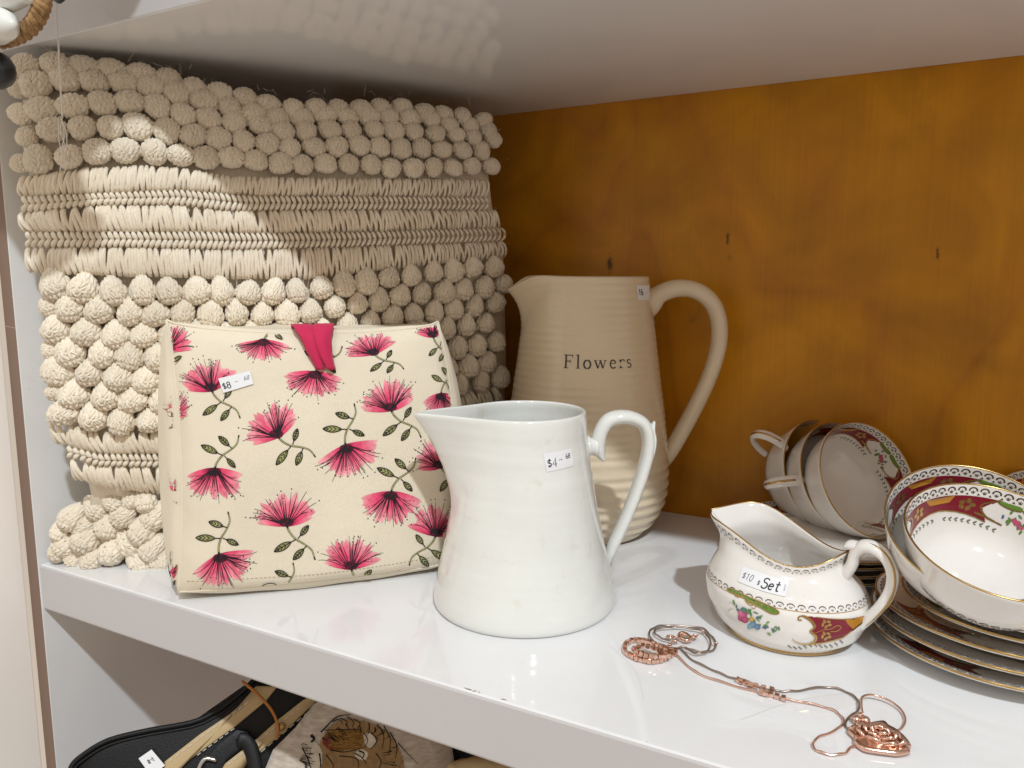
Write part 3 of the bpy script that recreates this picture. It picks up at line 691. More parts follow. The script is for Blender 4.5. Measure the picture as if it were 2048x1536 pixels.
    q = np.array([(100, 1100), (130, 1050), (190, 1005), (250, 985), (320, 985), (340, 1050), (335, 1125), (230, 1128), (130, 1128)])
    R = pplane(q, tn, t0-tn*.014); ctr = R.mean(0); Bm = []
    for a in (.0, .5, .85, 1., .9, .5, 0.): pass
    rings = [(0.25, .012), (.7, .009), (1., 0), (1., -.02), (.7, -.032), (.25, -.036)]
    Vt = np.vstack([ctr+(R-ctr)*a+tn*b for a, b in rings]); Vt[:, 2] = np.maximum(Vt[:, 2], .0015); Vt[:, 0] = np.maximum(Vt[:, 0], .003); m = len(R)
    Ft = [(i*m+j, i*m+(j+1) % m, (i+1)*m+(j+1) % m, (i+1)*m+j) for i in range(5) for j in range(m)]+[tuple(range(m))[::-1], tuple(range(5*m, 6*m))]
    o = part('corner_tuft', Vt, Ft, 'cotton', root, fix=True); md = o.modifiers.new('sub', 'SUBSURF'); md.levels = md.render_levels = 2
cushion()

# ================================================================== FLORAL DOORSTOP
def doorstop():
    e1 = unit([.707, .707, 0]); nf = np.array([.707, -.707, 0]); o0 = pfloor((362, 1206)); lean = unit(np.array([-nf[0]*.085, -nf[1]*.085, 1]))
    n = unit(np.cross(e1, lean)); n = n if n@nf > 0 else -n
    front = lambda px: pplane(px, n, o0)
    BL, BR, TR, TL = [front(q) for q in ((358, 1206), (884, 1152), (876, 643), (333, 640))]
    BL[2] += .009; BR[2] += .010; dep = .098
    back = lambda P, k: P-nf*dep*k+np.array([0, 0, 0])
    bBL, bBR, bTR, bTL = back(BL, 1.05), back(BR, 1), back(TR, .62), back(TL, .62)
    bTL[2] -= .004; bTR[2] -= .004
    def edge(A, B, off, sag=1.0):
        off = np.asarray(off, float)
        return lambda t: A+(B-A)*t[:, None]+off*((4*t*(1-t))**sag)[:, None]
    Eb, Et = edge(BL, BR, n*.004+[0, 0, -.002]), edge(TL, TR, [0, 0, -.010], .6)
    El, Er = edge(BL, TL, e1*.006), edge(BR, TR, e1*.012)
    side = -e1
    bEb, bEt = edge(bBL, bBR, [0, 0, 0]), edge(bTL, bTR, [0, 0, -.006], .6)
    bEl, bEr = edge(bBL, bTL, side*.003), edge(bBR, bTR, -side*.008)
    Lb, Lt = edge(bBL, BL, side*.005), edge(bTL, TL, [0, 0, -.006])
    Rb, Rt = edge(BR, bBR, -side*.006), edge(TR, bTR, [0, 0, -.006])
    def coons(b, t, l, r, nrm, amt, pw=.5):
        def S(u, v):
            u = np.asarray(u, float); v = np.asarray(v, float); U = u[:, None]; V = v[:, None]; z = np.zeros(1); o = np.ones(1)
            P = (1-V)*b(u)+V*t(u)+(1-U)*l(v)+U*r(v)-((1-U)*(1-V)*b(z)+U*(1-V)*b(o)+(1-U)*V*t(z)+U*V*t(o))
            uc, vc = np.clip(u, 0, 1), np.clip(v, 0, 1)
            k = (4*uc*(1-uc))**pw*(4*vc*(1-vc))**pw
            cre = (.0008*np.sin(9*u+5*v+1.3*np.sin(4*v))+.0011*np.sin(21*u-6*v+2*np.sin(5*v))*np.exp(-((vc-.93)/.09)**2)+.0010*np.sin(23*v+4*u)*(np.exp(-((uc-.05)/.05)**2)+np.exp(-((uc-.95)/.05)**2)))*k+.0011*np.exp(-((v-.05)/.03)**2)*np.sin(16*u)*k
            return P+np.asarray(nrm)*(amt*k+cre)[:, None]
        return S
    SF = coons(Eb, Et, El, Er, n, .018, .36)
    SL = coons(Lb, Lt, bEl, El, side+nf*.0, .014, .4)
    SR = coons(Rb, Rt, Er, bEr, -side, .014)
    STp = coons(Et, bEt, lambda t: Lt(1-t), lambda t: Rt(t), np.array([0, 0, 1.]), .008, .4)
    SB = coons(bEb, Eb, lambda t: Lb(t), lambda t: Rb(1-t), np.array([0, 0, -1.]), .010, .3)
    SBk = coons(lambda t: bEb(1-t), lambda t: bEt(1-t), bEr, bEl, -nf, .01)
    root = thing('doorstop', (BL+BR)/2*[1, 1, 0], 'square cream fabric doorstop printed with pink flowers, pink loop on top', 'doorstop')
    g = 40; uu, vv = np.meshgrid(np.linspace(0, 1, g), np.linspace(0, 1, g), indexing='ij'); u, v = uu.ravel(), vv.ravel()
    for nm, S in (('front_panel', SF), ('side_panel', SL), ('side_panel', SR), ('top_panel', STp), ('base_panel', SB), ('back_panel', SBk)):
        X = S(u, v); X[:, 2] = np.maximum(X[:, 2], .0006); part(nm, X, grid_faces(g, g), 'twill', root)
    # corner seams
    for E_, r in ((El, .0011), (Et, .0010), (Eb, .0009), (Er, .0009)):
        P = E_(np.linspace(0, 1, 40)); P[:, 2] = np.maximum(P[:, 2], .0012); V, F = sweep(P, r, r, n, 7); part('seam', V, F, 'twill', root)
    # little stitches along the hem
    hem = Ink(); xs = np.linspace(.03, .97, 60)
    for x in xs: hem.ribbon([(x, .045+.003*math.sin(9*x)), (x+.009, .045+.003*math.sin(9*x))], .0025, (.40, .31, .2))
    hem.bake('hem_stitching', surf_map(SF), 'cloth_ink', root)
    # ---- the print
    inv = px_inverse(SF); fm = px_map(SF, inv); invL = px_inverse(SL); fmL = px_map(SL, invL)
    PK, PK2, DKP, INK, GR, GR2 = (.72, .045, .14), (.88, .46, .48), (.10, .012, .03), (.022, .016, .02), (.17, .18, .06), (.42, .41, .18)
    def flower(bx, by, ang, size=1., mirror=1, sq=1., stem=True, seed=0, fan=1., fn=None, name='printed_flower', fy=1.0):
        """bx,by: base of the bloom in photo pixels; ang: direction the bloom opens (degrees, 90 = up)"""
        rg = random.Random(seed+int(bx)); k = Ink(); fil = Ink(); a0 = math.radians(ang)
        def W(p):  # motif: +y = opening direction, units px
            p = np.asarray(p, float)*size; x, y = p[:, 0]*mirror*sq, p[:, 1]
            dx = x*math.sin(a0)+y*math.cos(a0); dy = -x*math.cos(a0)+y*math.sin(a0)
            return np.c_[bx+dx, by-dy*fy]
        if fan > 0:
            for j in range(27):      # soft watercolour petals
                th = math.radians(-84+168*j/26+rg.uniform(-4, 4)); L = rg.uniform(42, 58); w = rg.uniform(5.0, 7.6)
                t = np.linspace(0, 1, 7); cvx = np.sin(th)*L*t**.8; cvy = np.cos(th)*L*t+7*np.sin(t*2.2)*abs(math.sin(th))
                wid = w*np.sin(np.clip(t*.93+.07, 0, 1)*math.pi)**.6+.5
                d = unit(np.c_[np.gradient(cvx), np.gradient(cvy)]); nn = np.c_[-d[:, 1], d[:, 0]]
                A = np.c_[cvx, cvy]; k.layer = j % 5
                mixf = np.clip(t*1.0+rg.uniform(-.15, .15), 0, 1)[:, None]; C = np.array(DKP)*(1-np.clip(mixf*5.0, 0, 1))+np.clip(mixf*5.0, 0, 1)*(np.array(PK)*(1-mixf**2.2*.8)+np.array(PK2)*mixf**2.2*.8)
                P = np.vstack([A+nn*wid[:, None], A-nn*wid[:, None]]); k._add(W(P), [(i, i+1, 7+i+1, 7+i) for i in range(6)], np.vstack([C, C]))
            k.layer = 6
            for j in range(32):      # ink filaments
                th = math.radians(rg.uniform(-84, 84)); L = rg.uniform(34, 63); t = np.linspace(0, 1, 8)
                x = np.sin(th)*L*t**.75+rg.uniform(-4, 4)*t*t; y = np.cos(th)*L*t+9*np.sin(t*2.4)*abs(math.sin(th))
                k.ribbon(W(np.c_[x, y]), 1.45*size, INK, .6*size)
                if j % 2 == 0: k.ell(*W([(x[-1]*1.09, y[-1]*1.09)])[0], 1.3*size, 1.3*size, 0, INK, n=5)
            k.ell(*W([(0, 5)])[0], 13*size, 8*size, 0, DKP, n=10); k.layer = 7
        if stem:
            W0 = W; W = lambda p: W0(np.asarray(p, float)*.86)
            s = cr(np.array([(0, 3), (4, -13), (15, -29), (31, -41), (45, -55), (49, -74)]), 18); k.layer = 7
            k.ribbon(W(s), 3.6*size, INK, 2.4*size); k.layer = 8; k.ribbon(W(s[2:-1]), 1.8*size, GR2, 1.2*size)
            for (x0, y0, x1, y1, w) in ((16, -30, -30, -50, 6.5), (36, -45, 6, -70, 6), (20, -29, 44, -5, 5.2)):
                ax = np.array([x1-x0, y1-y0], float); L = np.linalg.norm(ax); ax /= L; pn = np.array([-ax[1], ax[0]])
                t = np.linspace(0, 1, 10); st = np.array([x0, y0])+ax*L*.22; LL = L*.78
                up = st+np.outer(t, ax*LL)+np.outer(w*np.sin(t*math.pi)**.8, pn); dn = st+np.outer(t, ax*LL)-np.outer(w*np.sin(t*math.pi)**.8, pn)
                k.layer = 9; k.poly(W(np.vstack([up, dn[::-1]])), GR, GR2); k.layer = 10
                k.ribbon(W(up), 1.6*size, INK); k.ribbon(W(dn), 1.6*size, INK); k.ribbon(W(np.vstack([[x0, y0], st, st+ax*LL])), 1.7*size, INK)
                for q in (.3, .5, .7):
                    for sgn in (1, -1): k.ribbon(W([st+ax*LL*q, st+ax*LL*(q+.16)+pn*w*.65*sgn]), 1.4*size, INK)
        k.bake(name, fn or fm, 'cloth_ink', root, eps=.00022, step=.000025)
    z = lambda x, y: (300+x/2.4, 600+y/2.4)
    for i, (x, y, ang, size, mir, kw) in enumerate([
        (88, 235, 70, .92, 1, dict(sq=.8)), (545, 195, 268, .92, -1, dict(fy=.72)), (295, 432, 102, .98, 1, {}), (792, 348, 262, 1.0, -1, dict(fy=.85)), (1075, 258, 112, .88, 1, dict(fy=.75)),
        (1358, 175, 100, .78, 1, dict(sq=.7)), (1395, 452, 272, .82, -1, dict(sq=.75)), (1155, 527, 104, 1.0, 1, {}), (110, 562, 60, .8, 1, dict(sq=.5)), (612, 655, 118, 1.05, 1, {}),
        (938, 700, 292, 1.05, -1, {}), (310, 812, 268, 1.02, -1, {}), (1155, 925, 268, 1.05, -1, {}), (1392, 800, 115, .95, 1, dict(sq=.8)), (655, 1080, 96, 1.08, 1, {}), (1372, 1128, 82, .98, -1, {}),
        (965, 1287, 92, 1.0, 1, {}), (332, 1225, 292, 1.08, -1, {}), (640, 1452, 290, 1.0, -1, dict(fan=0)), (1215, 1372, 80, .9, 1, dict(stem=False, fy=.55)), (330, 1478, 85, .9, 1, dict(stem=False, fy=.3)),
        ]):
        flower(*z(x, y), ang, size*1.08, mir, seed=i*13, **kw)
    for i, (x, y, ang, size) in enumerate([(125, 915, 95, .62), (95, 1330, 80, .85), (25, 1080, 100, .6), (105, 555, 95, .6)]):
        flower(*z(x, y), ang, size, 1, sq=.45, seed=500+i*7, fn=fmL)
    # ---- pink loop over the top edge
    lp = [front(q)+n*d for q, d in (((628, 672), -.045), ((627, 652), -.02), ((626, 650), .004), ((630, 672), .014), ((638, 705), .016), ((650, 738), .0155))]
    lp = cr(np.array(lp), 26); w = np.interp(np.linspace(0, 1, 26), [0, .35, .5, .75, .93, 1], [.0145, .0155, .0150, .0115, .0070, .0058])
    lat = np.tile(unit(e1+n*.0), (26, 1)); b = Bag()
    for side_, fold in ((-1, .0), (1, .0028)):
        s = np.linspace(0, 1, 9); G = []
        for i in range(26):
            for a in s:
                t = i/25; x = side_*a*w[i]; hump = .0035*math.sin(a*math.pi)*min(1, t*1.6)+fold*(1-a)*min(1, t*2)
                G.append(lp[i]+lat[i]*(x+.0018*side_*math.sin(t*7))+n*hump)
        b.add(np.array(G), grid_faces(26, 9, flip=side_ > 0))
    o = b.build('loop', 'pink_twill', root); md = o.modifiers.new('thick', 'SOLIDIFY'); md.thickness = .0012*K; md.offset = 0
    # ---- price sticker
    q = inv(np.array([(447, 786), (507, 768), (500, 742), (437, 757)], float))
    sticker_on(SF, q, root, [('$8', .05, .2, .44, .055, 0, DK), ('-=', .45, .42, .16, .03, 0, DK), ('68', .74, .42, .3, .035, .3, (.2, .2, .22))], off=.0012)
doorstop()

# ================================================================== FLORAL CHINA
LACE, MAR, ORA, GRN, GRY = (.055, .042, .035), (.20, .004, .018), (.46, .20, .02), (.13, .24, .035), (.16, .17, .13)
def metric(S, Sc): return lambda x, v: S(np.asarray(x)/Sc, v)
def lace_cell(k, x, y, w, h, up=1):
    """one arch of the printed lace border, cell w x h, base at (x, y)"""
    q = lambda p: np.c_[x+np.asarray(p, float)[:, 0]*w, y+up*np.asarray(p, float)[:, 1]*h]
    k.ribbon(q(arc(0, .52, .34, .36, -10, 190, 9)), abs(h)*.15, LACE)
    for a in (-.16, 0, .16): k.ribbon(q([(a*.3, .16), (a, .52-abs(a)*.6)]), abs(h)*.085, LACE)
    k.poly(q([(.36, 0), (.64, 0), (.5, .26)]), LACE)
def lathe(prof, n=72):
    """closed outline (r, z) from axis to axis"""
    p = np.asarray(prof, float); m = len(p); th = np.linspace(0, 2*math.pi, n, endpoint=False)
    V = np.stack([p[:, None, 0]*np.cos(th), p[:, None, 0]*np.sin(th), np.broadcast_to(p[:, None, 1], (m, n))], -1).reshape(-1, 3)
    F = [(i*n+j, i*n+(j+1) % n, (i+1)*n+(j+1) % n, (i+1)*n+j) for i in range(m-1) for j in range(n)]
    V = np.vstack([V, [0, 0, p[0, 1]], [0, 0, p[-1, 1]]]); k = m*n
    return V, F+[(k, (j+1) % n, j) for j in range(n)]+[((m-1)*n+j, (m-1)*n+(j+1) % n, k+1) for j in range(n)]
def ring(r, z, rad, n=72, m=8):
    th = np.linspace(0, 2*math.pi, n, endpoint=False); a = np.linspace(0, 2*math.pi, m, endpoint=False)
    R = r+rad*np.cos(a)[None]; V = np.stack([R*np.cos(th)[:, None], R*np.sin(th)[:, None], np.broadcast_to(z+rad*np.sin(a)[None], (n, m))], -1).reshape(-1, 3)
    return V, grid_faces(n, m, True, True)
def copy_tree(o, parent=None):
    c = o.copy(); col.objects.link(c); c.parent = parent
    for ch in o.children: copy_tree(ch, c)
    return c
def motifs(k, g, S_scale, phs, top, hgt, fx=1.):
    """maroon, orange and green panels with gilding; k = ink, g = gold ink; coordinates (angle, depth below border)"""
    for a in phs:
        A = lambda p: np.c_[a*S_scale+fx*np.asarray(p, float)[:, 0], top-np.asarray(p, float)[:, 1]]
        t = np.linspace(0, 1, 9); up = np.c_[np.linspace(-.030, .030, 9), 0*t]
        lowx = np.linspace(.026, -.026, 11); low = np.c_[lowx, hgt*(.62+.38*np.abs(lowx/.026)**1.6)]
        k.layer = 0; k.fill(A(np.vstack([up, [(.023, hgt*.45)], low, [(-.023, hgt*.45)]])), MAR, .0007)
        k.layer = 1; k.poly(A([(-.009, 0), (.009, 0), (.006, hgt*.3), (-.006, hgt*.3)]), ORA)
        g.layer = 2; g.ribbon(A(low), .0010, (1, 1, 1)); g.ribbon(A(np.c_[lowx[:3]+.004, low[:3, 1]-.002]), .0016, (1, 1, 1))
        g.ribbon(A(cr(np.array([(.030, .0), (.022, hgt*.35), (.026, hgt*.8), (.034, hgt*.95)]), 9)), .0012, (1, 1, 1)); g.ribbon(A(cr(np.array([(-.030, .0), (-.022, hgt*.35), (-.026, hgt*.8), (-.034, hgt*.95)]), 9)), .0012, (1, 1, 1))
        for sx in (-1, 1):
            for j in range(5): q = A([(sx*(.015+.003*math.cos(j*1.26)), hgt*.38+.003*math.sin(j*1.26))])[0]; g.ell(q[0], q[1], .0022, .0017, j*1.2, (1, 1, 1), n=7)
        for sx in (-1, 1):
            k.layer = 1
            for j in range(9):
                x = sx*(.004+.0034*j); y = hgt*(.80+.22*(j/8)**1.3)+.003; q = A([(x, y)])[0]; k.ell(q[0], q[1], .0016, .0007, .5*sx, GRY, n=6); k.ell(q[0], q[1]-.0016, .0010, .0005, -.5*sx, GRY, n=6)
def cup_builder():
    root = thing('teacup', (0, 0, 0), 'x', 'teacup', 'matching teacups of the china set')
    zo = np.array([0, .0015, .004, .008, .0165, .028, .042, .056]); ro = np.array([.0215, .023, .0225, .030, .0395, .0455, .049, .052])
    zf = np.array([.006, .0095, .0165, .028, .042, .056]); ri = np.array([.020, .0285, .0378, .0438, .0474, .0506])
    so = cr(np.c_[ro, zo], 30); si = cr(np.c_[ri, zf], 24)[::-1]
    prof = np.vstack([[(.019, .0015)], so, [(.0518, .0566), (.0513, .0569), (.0508, .0566)], si])
    V, F = lathe(prof); part('body', V, F, 'china', root, local=True)
    rim = cr(np.array([(.0512, .0569)]*2), 2); V, F = ring(.0513, .0566, .00066); part('gold_rim', V, F, 'gold', root, local=True)
    So = lambda u, z: np.stack([np.interp(z, so[:, 1], so[:, 0])*np.cos(u), np.interp(z, so[:, 1], so[:, 0])*np.sin(u), z], -1)
    Si = lambda u, z: np.stack([np.interp(z, si[::-1, 1], si[::-1, 0])*np.cos(-u), np.interp(z, si[::-1, 1], si[::-1, 0])*np.sin(-u), z], -1)
    k = Ink(); n = 46; SC = .0415
    for j in range(n): lace_cell(k, 2*math.pi*SC*j/n, .0175, 2*math.pi*SC/n, .0062)
    k.bake('lace_border', surf_map(metric(So, SC), 1e-4, 2e-4), 'china_ink', root, local=True)['kind'] = 'stuff'
    k = Ink(); SC = .047
    for j in range(n): lace_cell(k, 2*math.pi*SC*j/n, .0490, 2*math.pi*SC/n, .0064)
    k.bake('lace_border', surf_map(metric(Si, SC), 1e-4, 2e-4), 'china_ink', root, local=True)['kind'] = 'stuff'
    k, g = Ink(), Ink(); motifs(k, g, SC, [0.0, 2.1, 4.2], .0484, .0185, 1.22)
    rg = random.Random(3)
    for a in (1.05, 3.15, 5.25):
        for sx in (-1, 1):
            k.layer = 0; P = cr(np.array([(a+sx*.28, .0484), (a+sx*.16, .0480), (a+sx*.02, .0484), (a+sx*.02, .0452), (a+sx*.16, .0442), (a+sx*.28, .0462)]), 14, True)*[SC, 1]; k.poly(P, GRN)
            g.layer = 1; g.ribbon(np.vstack([P[6:], P[:1]]), .0007, (1, 1, 1))
        for j in range(22):
            x, y = a*SC+rg.gauss(0, .0055), .036+rg.gauss(0, .0028); c = rg.choice([GRN, (.10, .22, .10), (.08, .16, .28), (.12, .24, .08)]); k.layer = 1+j % 3; k.ell(x, y, .0018, .0008, rg.uniform(0, 3), c, n=7)
        for j in range(5): k.layer = 4; k.ell(a*SC+rg.gauss(0, .0015), .036+rg.gauss(0, .001), .0019, .0014, 0, (.45, .05, .13), (.6, .15, .22), n=8)
    k.bake('painted_panels', surf_map(metric(Si, SC), 1e-4, 2e-4), 'china_ink', root, local=True)['kind'] = 'stuff'
    g.bake('gilding', surf_map(metric(Si, SC), 1e-4, 2e-4), 'gold', root, eps=.0003, local=True)['kind'] = 'stuff'
    hp = cr(np.array([(.046, 0, .051), (.052, 0, .0525), (.060, 0, .0515), (.0685, 0, .0475), (.0735, 0, .040), (.072, 0, .031), (.064, 0, .024), (.054, 0, .0205), (.044, 0, .0195)]), 40)
    t = np.linspace(0, 1, 40); V, F = sweep(hp, np.interp(t, [0, .2, .45, .8, 1], [.0026, .0028, .0026, .0024, .0030]), np.interp(t, [0, .15, .4, .8, 1], [.0034, .0052, .0050, .0034, .0034]), np.array([0, 1., 0]), 12)
    h = part('handle', V, F, 'china', root, local=True)
    gp = hp[8:24]+np.array([0, 0, 0]); V, F = sweep(gp+unit(gp-np.array([.058, 0, .037]))*.0021, .0009, .0013, np.array([0, 1., 0]), 8); part('gold_line', V, F, 'gold', h, local=True)
    return root
def plate_builder(R, name, maroon=True):
    root = thing(name, (0, 0, 0), 'x', 'plate')
    top = cr(np.array([(.0, .0045), (.45*R, .0045), (.57*R, .0050), (.66*R, .0078), (.82*R, .0098), (R, .0132)]), 30)
    bot = cr(np.array([(R, .0112), (.82*R, .0076), (.66*R, .0052), (.58*R, .0022), (.52*R, .0), (.49*R, .0), (.47*R, .0022), (.1*R, .0022)]), 30)
    prof = np.vstack([bot[::-1], [(R+.0006, .0122)], top[::-1]])
    V, F = lathe(prof, 96); part('body', V, F, 'china', root, local=True)
    V, F = ring(R+.0002, .0128, .00085, 96); part('gold_rim', V, F, 'gold', root, local=True)
    St = lambda u, r: np.stack([r*np.cos(-u), r*np.sin(-u), np.interp(r, top[:, 0], top[:, 1])], -1)
    k, g = Ink(), Ink(); n = int(2*math.pi*R/.0072); SC = R*.9
    for j in range(n): lace_cell(k, 2*math.pi*SC*j/n, R-.0085, 2*math.pi*SC/n, .0066)
    if maroon: motifs(k, g, SC, [j*2*math.pi/3+.4 for j in range(3)], R-.009, .017)
    else:
        for j in range(3):
            a = j*2.1+1.2; P = cr(np.array([(a-.3, R-.009), (a, R-.010), (a+.3, R-.009), (a+.25, R-.015), (a, R-.013), (a-.25, R-.015)]), 18, True)*[SC, 1]; k.poly(P, GRN); g.ribbon(P, .0008, (1, 1, 1))
    k.bake('painted_border', surf_map(metric(St, SC), 1e-4, 2e-4), 'china_ink', root, local=True)['kind'] = 'stuff'; g.bake('gilding', surf_map(metric(St, SC), 1e-4, 2e-4), 'gold', root, eps=.0003, local=True)['kind'] = 'stuff'
    return root
def place(o, P, n, roll=0., sz=1.):
    z = Vector(n).normalized(); x = Vector((1, 0, 0)) if abs(z.x) < .9 else Vector((0, 1, 0)); x = (x-z*x.dot(z)).normalized(); y = z.cross(x)
    m = (Matrix((x, y, z)).transposed() @ Matrix.Rotation(roll, 3, 'Z')).to_4x4() @ Matrix.Diagonal((1, 1, sz, 1)); m.translation = Vector([float(a)*K for a in P]); o.matrix_world = m; o.matrix_basis = m
    return m
def pose_cup(o, px, dep, tilt, ang, hdir, label):
    """opening centre pixel, depth, angle between the opening and the line of sight, image direction (deg) the opening leans to, image direction of the handle"""
    P = pdepth(np.array(px, float), dep); v = unit(CAM-P); a = math.radians(ang)
    s = unit(np.array(CR)*math.cos(a)+np.array(CU)*math.sin(a)); s = unit(s-v*(s@v)); n = v*math.cos(math.radians(tilt))+s*math.sin(math.radians(tilt))
    foot = P-n*.0565*.88; hd = np.array([math.cos(math.radians(hdir)), -math.sin(math.radians(hdir))]); best = (-9, 0)
    for r in np.linspace(0, 2*math.pi, 72, endpoint=False):
        m = place(o, foot, n, r, .88); X = np.array(m @ Vector((.07*K, 0, .04*K)))/K; C0 = np.array(m @ Vector((0, 0, .04*K)))/K; d = proj(X)-proj(C0); q = float(unit(d)@hd)*np.linalg.norm(d)
        if q > best[0]: best = (q, r)
    place(o, foot, n, best[1], .88); o['label'] = label; return o
def china():
    cup = cup_builder(); bigp = plate_builder(.082, 'plate'); smp = plate_builder(.067, 'saucer', False); smm = plate_builder(.078, 'saucer')
    for p, g in ((bigp, 'tea plates of the front stack'), (smp, 'saucers of the front stack'), (smm, 'saucers of the back stack')): p['group'] = g
    cups = [cup]+[copy_tree(cup) for _ in range(5)]
    pose_cup(cups[0], (1737, 958), .667, 47, 17, 350, 'white floral teacup lying on its side nearest, with its inside and maroon panel showing')
    pose_cup(cups[1], (1692, 955), .695, 47, 15, 193, 'middle of three nested teacups lying on their sides, handle in front')
    pose_cup(cups[2], (1648, 948), .722, 50, 10, 160, 'rearmost nested teacup lying on its side, handle sticking out left')
    pose_cup(cups[3], (1998, 1076), .458, 53.6, 69, 25, 'tilted teacup nested inside another, maroon panel inside facing out, nearest the right edge')
    pose_cup(cups[4], (1952, 1056), .474, 42, 66, 20, 'teacup holding another tilted teacup, on the front plate stack')
    pose_cup(cups[5], (2128, 1030), .62, 50, 60, 0, 'teacup at the right edge of the picture, only its rim in view')
    zf = [0, .0082, .0164]; rl = [.3, 1.4, 2.2]
    P0 = [bigp, copy_tree(bigp), copy_tree(bigp)]
    for i, p in enumerate(P0):
        place(p, (.729+.002*i, -.190+.0015*i, zf[i]), (.004*i, .01*i, 1), rl[i])
        p['label'] = ['lowest and widest gold-rimmed china plate, bottom of the front stack', 'second gold-rimmed china plate from the bottom of the front stack', 'third china plate from the bottom, maroon panels on its border, front stack'][i]
    S0 = [smp, copy_tree(smp), copy_tree(smp)]
    for i, p in enumerate(S0):
        place(p, (.7345+.001*i, -.199-.001*i, .0268+.0076*i), (.01, -.01*i, 1), 1.1*i+.5)
        p['label'] = ['lowest of the three smaller saucers on the front plate stack', 'middle one of the three smaller saucers on the front plate stack', 'topmost saucer of the front stack, under the tilted teacups'][i]
    B0 = [smm, copy_tree(smm), copy_tree(smm), copy_tree(smm)]
    for i, p in enumerate(B0):
        place(p, (.600+.002*i, -.084, .0068*i), (.02*(i == 3), -.01*(i == 3), 1), .9*i+[0, 0, 0, .35][i])
        p['label'] = ['bottom saucer of the stack behind the cream jug', 'second saucer from the bottom of the stack behind the cream jug', 'third saucer from the bottom of the stack behind the cream jug', 'top saucer under the nested cups, behind the cream jug'][i]
china()

